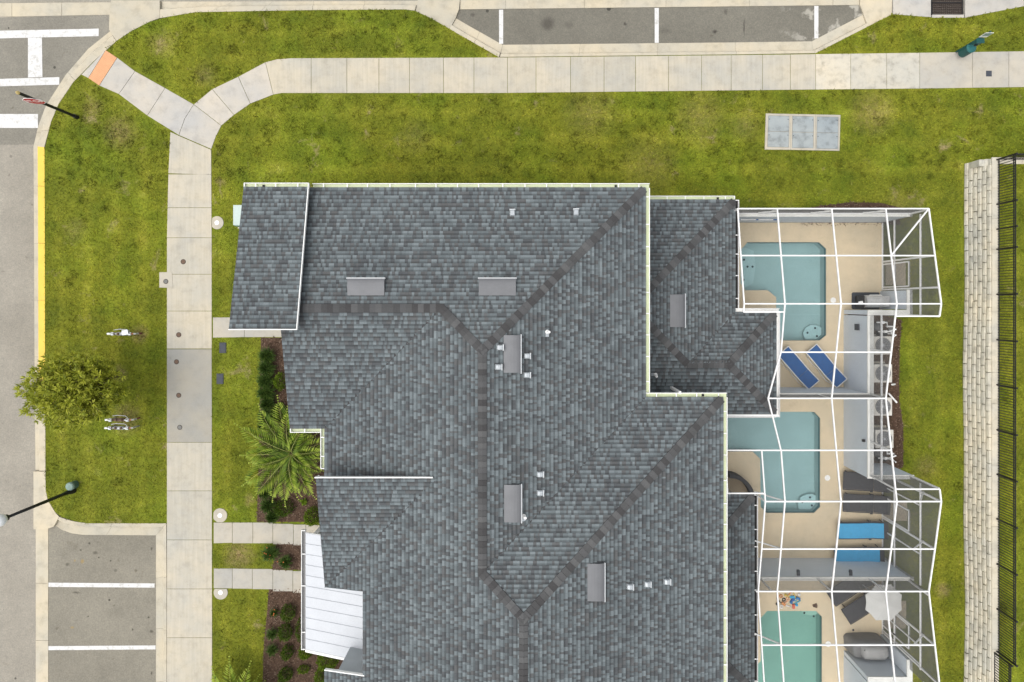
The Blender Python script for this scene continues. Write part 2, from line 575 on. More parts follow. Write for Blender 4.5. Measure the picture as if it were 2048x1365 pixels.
M['vent_dark'] = mat_plain('vent_throat', (0.02, 0.02, 0.02), 0.9, 0.1)
M['goose'] = mat_plain('galvanised_vent', (0.40, 0.43, 0.45), 0.35, 0.06, 5.0, metal=0.4)
M['porch_metal'] = mat_plain('white_metal_roof', (0.47, 0.49, 0.52), 0.55, 0.04, 1.5)
M['black'] = mat_plain('black_paint', (0.015, 0.015, 0.016), 0.45, 0.15, 6.0)
M['charcoal'] = mat_plain('charcoal_sling', (0.06, 0.06, 0.064), 0.8, 0.12, 8.0)
M['screen'] = mat_plain('screen_thread', (0.12, 0.12, 0.115), 0.8, 0.1)
M['block'] = mat_concrete('retaining_block', (0.56, 0.54, 0.47), 0.22)
M['blockcap'] = mat_concrete('wall_coping', (0.58, 0.55, 0.47), 0.15)
M['bark'] = mat_plain('bark', (0.14, 0.105, 0.07), 0.9, 0.25, 12.0)
M['brass'] = mat_plain('brass_finial', (0.62, 0.48, 0.2), 0.4, 0.1, 8.0, metal=0.3)
M['red'] = mat_plain('red_sign', (0.45, 0.02, 0.03), 0.5, 0.08)
M['green_paint'] = mat_plain('green_paint', (0.012, 0.07, 0.068), 0.5, 0.1, 5.0)
M['pale_green'] = mat_plain('pale_green_paint', (0.19, 0.27, 0.235), 0.6, 0.08, 5.0)
M['brown_cap'] = mat_plain('brown_iron', (0.13, 0.085, 0.06), 0.8, 0.2, 20.0)
M['grey_cap'] = mat_plain('slate_lid', (0.05, 0.056, 0.068), 0.7, 0.1, 8.0)
M['steel'] = mat_plain('stainless_steel', (0.50, 0.50, 0.49), 0.35, 0.12, 5.0, metal=0.15)
M['pipe_grey'] = mat_plain('grey_pipe', (0.38, 0.39, 0.40), 0.45, 0.1, 6.0, metal=0.3)
M['pvc'] = mat_plain('white_pvc', (0.78, 0.78, 0.76), 0.4, 0.04)
M['copper'] = mat_plain('copper_valve', (0.45, 0.2, 0.11), 0.5, 0.1)
M['lid_blue'] = mat_concrete('vault_lid', (0.31, 0.345, 0.355), 0.3, warm=(1.0, 0.98, 0.96))
M['blue'] = mat_plain('blue_sling', (0.027, 0.098, 0.27), 0.75, 0.08, 6.0)
M['sky_blue'] = mat_plain('bright_blue_cushion', (0.06, 0.32, 0.56), 0.75, 0.05, 5.0)
M['umbrella'] = mat_plain('pale_canvas', (0.50, 0.50, 0.48), 0.85, 0.04)
M['cover'] = mat_plain('grey_vinyl_cover', (0.17, 0.17, 0.17), 0.6, 0.12, 3.0)  # grill cover's sides, with their shading put into the colour; also umbrella base
M['cover_lit'] = mat_plain('grey_vinyl_cover_lit', (0.33, 0.33, 0.325), 0.6, 0.1, 3.0)  # top of the same grill cover, painted lighter as if lit
M['basin'] = mat_plain('pool_plaster', (0.46, 0.505, 0.50), 0.8, 0.05, 1.0)
M['bench'] = mat_plain('pool_step', (0.55, 0.60, 0.60), 0.8, 0.05, 1.0)
M['basin_green'] = mat_plain('pool_plaster_green', (0.375, 0.455, 0.455), 0.8, 0.05, 1.0)
M['water'] = mat_water('pool_water', (0.74, 0.89, 0.905))
M['condenser'] = mat_plain('beige_condenser', (0.52, 0.50, 0.45), 0.6, 0.06)
M['fan'] = mat_plain('fan_grille', (0.12, 0.12, 0.12), 0.6, 0.1)
M['globe'] = mat_plain('white_globe', (0.72, 0.74, 0.74), 0.3, 0.03)
M['leaf_tree'] = mat_leaf('tree_leaf', [(0.065, 0.09, 0.008), (0.17, 0.205, 0.015), (0.29, 0.315, 0.024), (0.40, 0.41, 0.05)])
M['leaf_shrub'] = mat_leaf('shrub_leaf', [(0.03, 0.06, 0.006), (0.065, 0.115, 0.01), (0.11, 0.16, 0.014)])
M['leaf_bright'] = mat_leaf('bright_leaf', [(0.06, 0.11, 0.006), (0.11, 0.18, 0.01), (0.18, 0.25, 0.015)])
M['leaf_strap'] = mat_leaf('strap_leaf', [(0.025, 0.055, 0.01), (0.055, 0.105, 0.018), (0.1, 0.155, 0.025)])
M['leaf_palm'] = mat_leaf('palm_leaf', [(0.07, 0.13, 0.012), (0.20, 0.285, 0.026), (0.40, 0.47, 0.075)])
M['leaf_mulch'] = mat_leaf('mulch_chip', [(0.05, 0.03, 0.02), (0.11, 0.07, 0.045), (0.2, 0.14, 0.1), (0.3, 0.23, 0.18)], 0.9)
M['flower'] = mat_plain('orange_flower', (0.6, 0.17, 0.05), 0.7, 0.1)
M['rachis'] = mat_plain('palm_rib', (0.32, 0.33, 0.1), 0.6, 0.1)

def tint_mesh(name, verts, faces_n, tint, mats, parent=None, kind=None, k=4, smooth=False):
    """fast mesh of k-sided faces (no shared vertices) with one 'tint' colour per face"""
    verts = np.asarray(verts, dtype=np.float32).reshape(-1, 3)
    nf = len(verts) // k
    if parent is not None:
        verts = verts - np.array(wloc(parent), dtype=np.float32)
    me = bpy.data.meshes.new(name)
    me.vertices.add(len(verts))
    me.vertices.foreach_set('co', verts.ravel())
    me.loops.add(len(verts))
    me.loops.foreach_set('vertex_index', np.arange(len(verts), dtype=np.int32))
    me.polygons.add(nf)
    me.polygons.foreach_set('loop_start', np.arange(0, nf * k, k, dtype=np.int32))
    me.polygons.foreach_set('loop_total', np.full(nf, k, dtype=np.int32))
    att = me.color_attributes.new('tint', 'FLOAT_COLOR', 'CORNER')
    t = np.asarray(tint, dtype=np.float32)
    if t.ndim == 1:
        t = np.repeat(t[:, None], 3, axis=1)
    t = np.concatenate([t, np.ones((len(t), 1), np.float32)], axis=1)
    att.data.foreach_set('color', np.repeat(t, k, axis=0).ravel())
    me.materials.append(mats)
    me.update()
    me.validate()
    o = bpy.data.objects.new(name, me)
    link(o, parent)
    if kind:
        o['kind'] = kind
    return o

def in_poly(pts, poly):
    x, y = pts[:, 0], pts[:, 1]
    r = np.zeros(len(pts), bool)
    n = len(poly)
    for i in range(n):
        x0, y0 = poly[i]; x1, y1 = poly[(i + 1) % n]
        if y0 == y1:
            continue
        c = ((y0 > y) != (y1 > y)) & (x < (x1 - x0) * (y - y0) / (y1 - y0) + x0)
        r ^= c
    return r

# ================================================================== THE SETTING
def inset(poly, d):
    n = len(poly)
    area = sum(poly[i][0] * poly[(i + 1) % n][1] - poly[(i + 1) % n][0] * poly[i][1] for i in range(n))
    s = 1 if area > 0 else -1
    out = []
    for i in range(n):
        p0, p1, p2 = Vector(poly[i - 1]), Vector(poly[i]), Vector(poly[(i + 1) % n])
        a = (p1 - p0); b = (p2 - p1)
        if a.length < 1e-6 or b.length < 1e-6:
            out.append(tuple(p1)); continue
        a.normalize(); b.normalize()
        na, nb = Vector((-a.y, a.x)) * s, Vector((-b.y, b.x)) * s
        m = na + nb
        if m.length < 1e-3:
            out.append(tuple(p1 + na * d)); continue
        m.normalize()
        out.append(tuple(p1 + m * (d / max(0.35, m.dot(na)))))
    return out

POOL_HOLE = [(4.2, 3.25), (15.3, 3.25), (15.3, -30), (4.2, -30)]
BIG = 160

mb = MB(); mb.face([(-BIG, -BIG, -2.2), (BIG, -BIG, -2.2), (BIG, BIG, -2.2), (-BIG, BIG, -2.2)])
o = build('ground', mb, M['mulch_soil']); o['kind'] = 'structure'

mb = MB(); mb.prism([(-BIG, -BIG), (BIG, -BIG), (BIG, BIG), (-BIG, BIG)], -0.4, -0.13, holes=[POOL_HOLE])
o = build('street', mb, M['asphalt']); o['kind'] = 'structure'

M['asphalt_cross'] = mat_asphalt('crossing_asphalt', (0.20, 0.19, 0.162))
mb = MB()
mb.prism(PG([(-400, 45), (219, 27), (219, 60), (173, 96), (128, 148), (88, 210), (73, 250), (63, 288), (-400, 292)]), -0.3, -0.126)
o = build('crossing_asphalt', mb, M['asphalt_cross']); o['kind'] = 'structure'
# parking bay beside the north street and stalls beside the west street
mb = MB()
mb.prism(PG([(911, 34), (918, 17), (1721, 8.5), (1729, 28), (1627, 82), (1487, 84), (1005, 89)]), -0.3, -0.124)
M['asphalt_patch'] = mat_asphalt('patched_bay_asphalt', (0.152, 0.145, 0.122))
nt = M['asphalt_patch'].node_tree
b = nt.nodes['Principled BSDF']
src = b.inputs['Base Color'].links[0].from_socket
p = pos(nt)
sx = N(nt, 'ShaderNodeSeparateXYZ'); nt.links.new(p, sx.inputs[0])
gate = ramp(nt, N(nt, 'ShaderNodeMapRange').outputs[0], [(0, (0, 0, 0)), (1, (1, 1, 1))])
mr = [n for n in nt.nodes if n.bl_idname == 'ShaderNodeMapRange'][0]
mr.inputs[1].default_value = 10.5; mr.inputs[2].default_value = 12.5
nt.links.new(sx.outputs[0], mr.inputs[0])
pt = ramp(nt, noise(nt, p, 1.3, 5, 0.6), [(0.57, (0, 0, 0)), (0.63, (1, 1, 1))])
nt.links.new(mix(nt, mix(nt, 1.0, gate, pt, 'MULTIPLY'), src, (0.33, 0.315, 0.27)), b.inputs['Base Color'])
stains(M['asphalt_patch'], [(1096, 46, .38, .36, .6), (1251, 46, .09, .09, .8), (1431, 61, .12, .09, .8), (1490, 52, .05, .45, .7), (1453, 22, .12, .16, .5), (945, 28, .14, .12, .5), (1138, 48, .3, .2, .25), (1330, 60, .35, .2, .2)], (.045, .04, .035), .12, 5.0)
o = build('parking_bay_asphalt', mb, M['asphalt_patch']); o['kind'] = 'structure'
M['asphalt_stall'] = mat_asphalt('stall_asphalt', (0.205, 0.192, 0.158))
stains(M['asphalt_stall'], [(175, 1089, .07, .07, .8), (187, 1108, .14, .1, .6), (194, 1118, .05, .05, .9), (158, 1103, .06, .06, .7), (131, 1131, .12, .09, .6), (218, 1124, .05, .05, .9), (300, 1100, .06, .1, .7), (148, 1188, .22, .06, .6), (173, 1236, .06, .05, .7), (262, 1262, .05, .07, .8), (294, 1238, .06, .05, .9), (300, 1266, .1, .08, .7), (300, 1350, .05, .1, .8), (228, 1228, .5, .3, .12)], (.05, .045, .035), .07, 6.0)
stains(M['asphalt_stall'], [(161, 1125, .1, .13, .55), (146, 1124, .06, .07, .5), (141, 1258, .1, .07, .5)], (.30, .2, .06), .08, 6.0)
mb = MB()
mb.prism(PG([(93, 1057), (108, 1053), (120, 1061), (140, 1068), (163, 1072), (310, 1073), (310, 2600), (93, 2600)]), -0.3, -0.124)
o = build('parking_stall_asphalt', mb, M['asphalt_stall']); o['kind'] = 'structure'

# ---- lawn
LAWN_EDGE = [(334, 1047), (175, 1047), (150, 1043), (125, 1035), (111, 1025), (96, 1000), (91.5, 980), (90.5, 930), (89.5, 298), (103, 243),
             (118, 208), (147, 165), (188, 123), (215, 97), (233, 83), (263, 63), (300, 44), (351, 30), (391, 25), (443, 23), (607, 21), (810, 19.5),
             (830, 22), (863, 37.6), (943, 83), (998, 115), (1630, 107.5), (1784, 29), (1870, 36), (1930, 36), (2048, 13)]
lawn_poly = PG(LAWN_EDGE) + [(BIG, 40), (BIG, -BIG), (G(334, 0)[0], -BIG)]
mb = MB(); mb.prism(lawn_poly, -0.32, 0.0, holes=[POOL_HOLE])
o = build('lawn', mb, M['lawn']); o['kind'] = 'structure'

for poly in ([(-BIG, -BIG), (-32.5, -BIG), (-32.5, 13.5), (-BIG, 13.5)], [(-BIG, 23.5), (BIG, 23.5), (BIG, BIG), (-BIG, BIG)]):   # verges across the two streets
    mb = MB(); mb.prism(poly, -0.32, 0.0)
    o = build('verge_lawn', mb, M['lawn']); o['kind'] = 'structure'

# ---- mulch beds
MULCH = {
    'front': [(522, 676), (760, 676), (760, 1044), (514, 1044), (519, 860)],
    'between': [(552, 1086), (640, 1088), (640, 1141), (545, 1139)],
    'south': [(538, 1179), (760, 1179), (760, 1700), (520, 1700), (527, 1300)],
    'cage_north': [(1600, 422), (1640, 412), (1700, 405), (1760, 406), (1800, 416), (1800, 450), (1600, 450)],
    'cage_east': [(1752, 625), (1803, 640), (1799, 700), (1798, 800), (1806, 850), (1806, 935), (1752, 955)],
}
mulch_polys = {k: PG(v) for k, v in MULCH.items()}
for k, poly in mulch_polys.items():
    mb = MB(); mb.prism(poly, -0.2, 0.012)
    o = build('mulch_bed', mb, M['mulch_soil']); o['kind'] = 'structure'

# ---- pavements made of slabs
def slab_set(name, polys, mat, z=0.022, gap=0.009, thick=0.12):
    root = struct(name)
    for p in polys:
        pl = inset(PG(p), gap)
        mb = MB(); mb.prism(pl, z - thick, z)
        c = np.mean(np.array(pl), axis=0)
        build('slab', mb, mat, root, loc=(c[0], c[1], z))
    return root

def ytop(x):  # upper and lower edges of the walk beside the north street
    return float(np.interp(x, [582, 1000, 1536, 1840, 2048, 2600], [117, 115.5, 110, 106, 103, 95]))
def ybot(x):
    return float(np.interp(x, [582, 1000, 1536, 1840, 2048, 2600], [187, 187, 181, 178, 175, 167]))
J = [622.6, 694, 758, 819, 887, 948, 1015, 1072, 1141, 1208, 1271, 1337, 1403, 1462, 1525, 1580.6, 1631]
polys = [[(531, 125), (555, 119), (582, 117), (622.6, 116.8), (622.6, 187), (580, 187), (563, 187), (547, 190)]]
for a, b in zip(J[:-1], J[1:]):
    polys.append([(a, ytop(a)), (b, ytop(b)), (b, ybot(b)), (a, ybot(a))])
walk_roots = [slab_set('sidewalk', polys, M['walk'])]
M['walk_worn'] = mat_concrete('worn_sidewalk_concrete', (0.52, 0.495, 0.43), 0.24)
J2 = [1631, 1701, 1773, 1839]
slab_set('sidewalk', [[(a, ytop(a)), (b, ytop(b)), (b, ybot(b)), (a, ybot(a))] for a, b in zip(J2[:-1], J2[1:])], M['walk_worn'])
J3 = [1839, 1944, 2017, 2090, 2160, 2230, 2300]
slab_set('sidewalk', [[(a, ytop(a)), (b, ytop(b)), (b, ybot(b)), (a, ybot(a))] for a, b in zip(J3[:-1], J3[1:])], M['walk_grey'])
# corner walk, bend and ramp
M['walk_new'] = mat_concrete('newer_sidewalk_concrete', (0.46, 0.445, 0.42), 0.12)
slab_set('sidewalk', [
    [(163, 150), (209, 103), (212, 101), (177, 157)],
    [(235, 116), (270.5, 143), (238, 189), (199, 172)],
    [(270.5, 143), (330.6, 176.6), (295, 232), (238, 189)],
    [(330.6, 176.6), (388, 209.5), (370, 238), (358, 271), (295, 232)],
    [(388, 209.5), (443, 252), (432, 274), (423, 299), (358, 271), (370, 238)],
    [(388, 209.5), (424.6, 179), (468.5, 230.5), (443, 252)],
    [(424.6, 179), (477, 154), (501, 208), (468.5, 230.5)],
    [(477, 154), (531, 125), (547, 190), (501, 208)]], M['walk_new'])
mb = MB(); mb.prism(inset(PG([(212, 101), (235, 116), (199, 172), (177, 157)]), 0.008), -0.1, 0.024)
warn = build('tactile_warning_pad', mb, M['warning'])
tag(warn, 'orange terracotta warning pad at the foot of the corner ramp', 'tactile pad')
wc = np.mean(np.array(PG([(212, 101), (235, 116), (199, 172), (177, 157)])), axis=0)
du = Vector((*G(235, 116), 0)) - Vector((*G(212, 101), 0)); dv = Vector((*G(177, 157), 0)) - Vector((*G(212, 101), 0))
dm = MB()
for i in range(9):
    for j in range(20):
        q = Vector((*G(212, 101), 0)) + du * ((i + .5) / 9) + dv * ((j + .5) / 20)
        dm.lathe((q.x, q.y, 0.024), [(0.014, 0), (0.009, 0.006)], 6)
d = build('dome_field', dm, M['warning'], warn, world=False); d['kind'] = 'stuff'
# walk along the west side of the building
def xl(y):
    return float(np.interp(y, [265, 342, 480, 1500], [341, 337, 334, 334]))
def xr(y):
    return float(np.interp(y, [299, 480, 2000], [423, 424, 425.5]))
J4 = [349, 416, 476, 549, 622.6, 698]
polys = [[(341, 264), (358, 272), (423, 300), (xr(350), 350.5), (xl(348), 347.5)]]
for a, b in zip(J4[:-1], J4[1:]):
    polys.append([(xl(a), a), (xr(a), a), (xr(b), b), (xl(b), b)])
slab_set('sidewalk', polys, M['walk'])
M['walk_slab'] = mat_concrete('grey_slab_concrete', (0.345, 0.335, 0.305), 0.06)
slab_set('sidewalk', [[(334, 698.5), (424, 698.5), (424.5, 885), (334, 885)]], M['walk_slab'])
J5 = [885, 982, 1080, 1178, 1275.5, 1373, 1470, 1567]
slab_set('sidewalk', [[(334, a), (xr(a), a), (xr(b), b), (334, b)] for a, b in zip(J5[:-1], J5[1:])], M['walk'])
# paths to the front doors
slab_set('front_path', [[(426, 635), (489, 635), (489, 675), (426, 676)], [(489, 635), (570, 635), (570, 675), (489, 675)],
                        [(570, 635), (640, 635), (640, 674), (570, 674)]], M['walk_grey'])
slab_set('front_path', [[(427.5, 1045), (465, 1045), (465, 1086), (427.5, 1087)], [(465, 1045), (506, 1045), (506, 1087), (465, 1087)],
                        [(506, 1045), (546, 1045), (546, 1087), (506, 1087)], [(546, 1047), (587, 1048), (587, 1089), (546, 1089)],
                        [(587, 1049), (612, 1049), (612, 1091), (587, 1091)], [(612, 1050), (650, 1050), (650, 1091), (612, 1091)]], M['walk_grey'])
slab_set('front_path', [[(427.5, 1137), (465, 1137), (465, 1177), (427.5, 1177)], [(465, 1137), (505, 1137.5), (505, 1178), (465, 1177.5)],
                        [(505, 1137.5), (546, 1138), (546, 1179), (505, 1178.5)], [(546, 1139), (586, 1141), (586, 1183), (546, 1183)],
                        [(586, 1142), (650, 1142), (650, 1186), (586, 1186)]], M['walk_grey'])

# ---- kerbs and gutters
def kerb(inner, outer, n_seg, frac=0.45, top=0.02, yellow=None, low=-0.115, gap=0.006, round_over=0.03, name='kerb'):
    root = struct(name)
    I = [Vector((*G(*p), 0)) for p in inner]
    O = [Vector((*G(*p), 0)) for p in outer]
    L = [0]
    for a, b in zip(O[:-1], O[1:]):
        L.append(L[-1] + (b - a).length)
    def at(t):
        s = t * L[-1]
        for k in range(len(L) - 1):
            if s <= L[k + 1] or k == len(L) - 2:
                f = (s - L[k]) / max(1e-6, L[k + 1] - L[k])
                return I[k].lerp(I[k + 1], f), O[k].lerp(O[k + 1], f)
    knots = [l / L[-1] for l in L]
    for s in range(n_seg):
        t0, t1 = s / n_seg + gap / L[-1], (s + 1) / n_seg - gap / L[-1]
        ts = sorted([t0, t1] + [k for k in knots if t0 < k < t1] + [t0 + (t1 - t0) * i / 6 for i in range(1, 6)])
        mb = MB()
        rows = []
        for t in ts:
            a, b = at(t)
            d = b - a
            prof = [(0, -0.3), (0, low - 0.004), (frac - 0.03, low - 0.004), (frac + 0.03, top - 0.03), (frac + 0.09, top), (1, top), (1, -0.3)]
            rows.append([tuple(a + d * f + Vector((0, 0, z))) for f, z in prof])
        for r0, r1 in zip(rows[:-1], rows[1:]):
            for k in range(6):
                mid = (ts[rows.index(r0)] + ts[rows.index(r1)]) / 2
                py = NY - (r0[5][1] + r1[5][1]) / 2 * FPX / CAM_H
                m = 1 if (yellow and yellow[0] < py < yellow[1] and 2 <= k <= 5) else 0
                mb.face([r0[k], r1[k], r1[k + 1], r0[k + 1]][::-1], m)
        mb.face(rows[0]); mb.face(rows[-1][::-1])
        build('kerb_segment', mb, [M['kerb'], M['yellow']], root)
    return root

kerb([(67, 942), (65, 700), (64, 434), (63, 297), (63, 292), (73, 250), (88, 210), (128, 148), (173, 96), (218, 60)],
     [(91.5, 942), (90.5, 700), (90, 434), (89.5, 302), (89, 295), (103, 243), (118, 208), (147, 165), (188, 123), (233, 83)], 8, 0.42, yellow=(296, 806))
kerb([(320, 1), (440, 1), (607, 0.5), (810, 0), (835, -0.5)], [(320, 37), (391, 25), (607, 21), (810, 19.5), (830, 22)], 5, 0.45)
kerb([(911.5, 34.6), (925, 43), (1005, 88)], [(899, 58), (912, 66), (998, 115)], 2, 0.62)
kerb([(1005, 88), (1487, 83), (1626, 81)], [(1000, 114.5), (1487, 109.3), (1630, 106.8)], 4, 0.72)
kerb([(1626, 81), (1728, 28)], [(1630, 107.5), (1737, 53)], 1, 0.7)
kerb([(108, 1053.6), (120, 1062), (140, 1069), (163, 1072), (309, 1073)], [(119, 1034), (132, 1038.5), (150, 1043.5), (175, 1047), (333, 1047)], 2, 0.66)
kerb([(309, 1073), (309, 1184), (309, 1900)], [(333, 1047), (333.5, 1184), (333.5, 1900)], 8, 0.68)
def flat_set(name, polys, mat, z=-0.11):
    return slab_set(name, polys, mat, z=z, gap=0.008, thick=0.2)
flat_set('street_gutter', [[(218, 60), (219, 28), (222, 1), (320, 1), (320, 37), (300, 44), (263, 63), (233, 83)]], M['kerb'], 0.014)
flat_set('street_gutter', [[(a, 4 - (a - 20) * 0.008), (b, 4 - (b - 20) * 0.008), (b, 32 - b * 0.018), (a, 32 - a * 0.018)] for a, b in ((-340, -220), (-220, -100), (-100, 20), (20, 120), (120, 219))], M['kerb'])
def bay_y(x):
    return 17.5 - (x - 918) * 0.0112
flat_set('street_gutter', [[(835, -1), (920, -2), (918, 17.5), (911.5, 35), (899, 58), (863, 38), (830, 22)], [(1721, -9), (1786, -9), (1785, 29), (1737, 53), (1728, 28), (1721, 8.5)]], M['kerb'], -0.05)
flat_set('street_gutter', 
         [[(a, -2 - (a - 920) * 0.007), (b, -2 - (b - 920) * 0.007), (b, bay_y(b)), (a, bay_y(a))] for a, b in zip([920, 1011, 1169, 1333, 1500, 1668], [1011, 1169, 1333, 1500, 1668, 1721])], M['kerb'], -0.1)
apron = slab_set('drain_apron', [[(1786, -9), (1786, 29), (1862, 35), (1862, -9)], [(1864, 29.5), (1928, 29.5), (1928, 36), (1864, 36)], [(1930, 36), (2048, 13), (2048, -16), (1930, -12)]], M['walk_new'], z=0.0, gap=0.006)
flat_set('kerb_apron', [[(67, 943), (91.5, 943), (92, 980), (96, 1000), (111, 1025), (119, 1034), (108, 1053.6), (94, 1059), (67, 1059)]], M['kerb'], 0.014)
flat_set('street_gutter', [[(67.5, a), (93, a), (93, b), (67.5, b)] for a, b in zip([1059, 1169, 1284, 1400, 1515], [1169, 1284, 1400, 1515, 1630])], M['kerb'], -0.112)

# storm drain
t = thing('storm_drain_grate', 'black iron storm drain grate set in the street kerb', 'drain grate', G3(1896, 12, -0.06))
x0, y1 = G(1865, -9); x1, y0 = G(1926, 29)
mb = MB(); mb.prism([(x0, y0), (x1, y0), (x1, y1), (x0, y1)], -0.35, -0.14); build('pit', mb, M['black'], t)
mb = MB()
for a, b in (((x0, y0), (x1, y0)), ((x1, y0), (x1, y1)), ((x1, y1), (x0, y1)), ((x0, y1), (x0, y0)), ((x0, (y0 + y1) / 2 + .1), (x1, (y0 + y1) / 2 + .1))):
    mb.bar((*a, -0.07), (*b, -0.07), 0.05, 0.06)
build('rim', mb, M['black'], t)
M['iron'] = mat_plain('worn_iron', (0.055, 0.042, 0.035), 0.6, 0.3, 15)
for k in range(11):
    y = y0 + (y1 - y0) * (k + .5) / 11
    mb = MB(); mb.bar((x0, y, -0.065), (x1, y, -0.065), 0.03, 0.05)
    build('bar', mb, M['iron'], t)
mb = MB()
for k in range(16):
    x = x0 + (x1 - x0) * (k + .5) / 16
    mb.bar((x, y0, -0.085), (x, y1, -0.085), 0.02, 0.03)
build('cross_bars', mb, M['iron'], t)

# painted markings
def paint(name, polys):
    mb = MB()
    for p in polys:
        mb.prism(PG(p), -0.124, -0.117)
    o = build(name, mb, M['paint']); o['kind'] = 'structure'
paint('crosswalk_marking', [[(-300, 66), (194, 55.5), (194, 70.5), (-300, 82)]])
paint('crosswalk_marking', [[(-300, 165), (115, 153), (115, 168), (-300, 180)]])
paint('crosswalk_marking', [[(52, 73.5), (80, 72.8), (81, 152.6), (52, 153.6)]])
paint('stop_line', [[(-300, 227), (72, 227), (72, 255), (-300, 255)]])
for x, ya, yb in ((1002, 17.5, 86), (1314.5, 14, 84), (1635, 10, 75)):
    paint('parking_line', [[(x - 4.2, ya), (x + 4.2, ya), (x + 4, yb), (x - 4, yb)]])
paint('parking_line', [[(93, 1168), (306, 1169.5), (306, 1178), (93, 1176.5)]])
paint('parking_line', [[(93, 1295.5), (308, 1294), (308, 1302), (93, 1303.5)]])
for y in (1421, 1547):
    paint('parking_line', [[(93, y), (308, y), (308, y + 8.5), (93, y + 8.5)]])

# raised terrace behind the retaining wall
TERR_Z = 1.12
tx = G(1996, 0, TERR_Z)[0]
tyN = G(0, 318, TERR_Z)[1]
mb = MB(); mb.prism([(tx - 0.1, tyN - 0.1), (BIG, tyN - 0.1), (BIG, -BIG), (tx - 0.1, -BIG)], -0.2, TERR_Z - 0.03)
o = build('terrace_lawn', mb, M['lawn']); o['kind'] = 'structure'

# ================================================================== THE TOWNHOUSE
house = thing('townhouse', 'long two-storey townhouse with blue-grey shingle hip roofs and pale gutters', 'townhouse', (0, -6, 0))
P = 0.25                                     # roof pitch
EX, WX, NY1, ZE = 4.09, -7.27, 4.11, 5.8
fW = lambda x, y: ZE + P * (x - WX)
fE1 = lambda x, y: ZE + P * (EX - x)
fN1 = lambda x, y: ZE + P * (NY1 - y)
fS1 = lambda x, y: ZE + P * (y + 4.41)
fNB = lambda x, y: ZE + P * (-3.32 - y)
fEB = lambda x, y: ZE + P * (6.84 - x)
fBay = lambda x, y: ZE + P * (y + 10.05)
ZS = 6.25
fShed = lambda x, y: ZS + 0.24 * (4.05 - y)
ZL = 3.0
fE2 = lambda x, y: ZL + P * (8.11 - x)
fN2 = lambda x, y: ZL + P * (4.11 - y)
fE3 = lambda x, y: ZL + P * (9.73 - x)
fN3 = lambda x, y: ZL + P * (-0.34 - y)
fS3 = lambda x, y: ZL + P * (y + 4.35)
fE4 = lambda x, y: ZL + P * (8.86 - x)
fN4 = lambda x, y: ZL + P * (-7.55 - y)
fS4 = lambda x, y: ZL + P * (y + 15.3)
A = (-1.59, -1.57); GE = (-3.01, -0.15); VV = (-1.59, -9.0); BB = (-0.215, -10.375)
SOUTH = -19.0
faces = {
    'N1': ([(-8.51, 4.11), (-8.51, -0.15), GE, A, (EX, 4.11)], fN1, (0, 1)),
    'E1': ([(EX, 4.11), A, VV, (EX, -3.32)], fE1, (1, 0)),
    'NB': ([(EX, -3.32), VV, BB, (6.84, -3.32)], fNB, (0, 1)),
    'EB': ([(6.84, -3.32), BB, (-0.215, SOUTH), (6.84, SOUTH)], fEB, (1, 0)),
    'W': ([A, GE, (WX, -4.41), (WX, -6.5), (-3.72, -6.5), (WX, -10.05), (-5.8, -10.05), (-5.8, -13.0), (WX, -13.0), (WX, SOUTH), (-0.215, SOUTH), BB, VV], fW, (-1, 0)),
    'S1': ([(-8.51, -0.15), (-8.51, -4.41), (WX, -4.41), GE], fS1, (0, -1)),
    'Bay': ([(WX, -5.92), (WX, -10.05), (-3.14, -5.92)], fBay, (0, -1)),
    'Shed': ([(-9.96, 4.05), (-9.96, -0.83), (-7.73, -0.83), (-7.73, 4.05)], fShed, (0, 1)),
    'N2': ([(3.6, 4.11), (3.6, -0.117), (3.88, -0.117), (8.11, 4.11)], fN2, (0, 1)),
    'E2': ([(8.11, 4.11), (3.88, -0.117), (6.11, -2.345), (8.11, -0.34)], fE2, (1, 0)),
    'S3': ([(3.6, -0.117), (3.6, -4.35), (9.73, -4.35), (7.725, -2.345), (6.11, -2.345), (3.88, -0.117)], fS3, (0, -1)),
    'E3': ([(9.73, -0.34), (7.725, -2.345), (9.73, -4.35)], fE3, (1, 0)),
    'N3': ([(8.11, -0.34), (6.11, -2.345), (7.725, -2.345), (9.73, -0.34)], fN3, (0, 1)),
    'N4': ([(6.45, -7.55), (6.45, -9.96), (8.86, -7.55)], fN4, (0, 1)),
    'E4': ([(8.86, -7.55), (6.45, -9.96), (6.45, -12.89), (8.86, -15.3)], fE4, (1, 0)),
    'S4': ([(6.45, -15.3), (8.86, -15.3), (6.45, -12.89)], fS4, (0, -1)),
}
group_of = {'N1': 'upper', 'E1': 'upper', 'NB': 'upper', 'EB': 'upper', 'W': 'upper', 'S1': 'upper', 'Bay': 'bay', 'Shed': 'porch',
            'N2': 'lower', 'E2': 'lower', 'S3': 'lower', 'E3': 'lower', 'N3': 'lower', 'N4': 'rear', 'E4': 'rear', 'S4': 'rear'}
roofs = {}
for gname in ('upper', 'bay', 'porch', 'lower', 'rear'):
    mb = MB()
    for k, (poly, fz, d) in faces.items():
        if group_of[k] == gname:
            mb.prism(poly, lambda x, y, fz=fz: fz(x, y) - 0.16, lambda x, y, fz=fz: fz(x, y) - 0.006, 0, 1)
    roofs[gname] = build('roof', mb, [M['roof_base'], M['trim']], house)
roofs['upper']['label'] = 'large upper hip roof'
roofs['bay']['label'] = 'half-gable roof over the front bay'
roofs['porch']['label'] = 'raised single-slope roof over the corner porch'
roofs['lower']['label'] = 'low rear roof beside the first pool'
roofs['rear']['label'] = 'low rear roof strip beside the second pool'

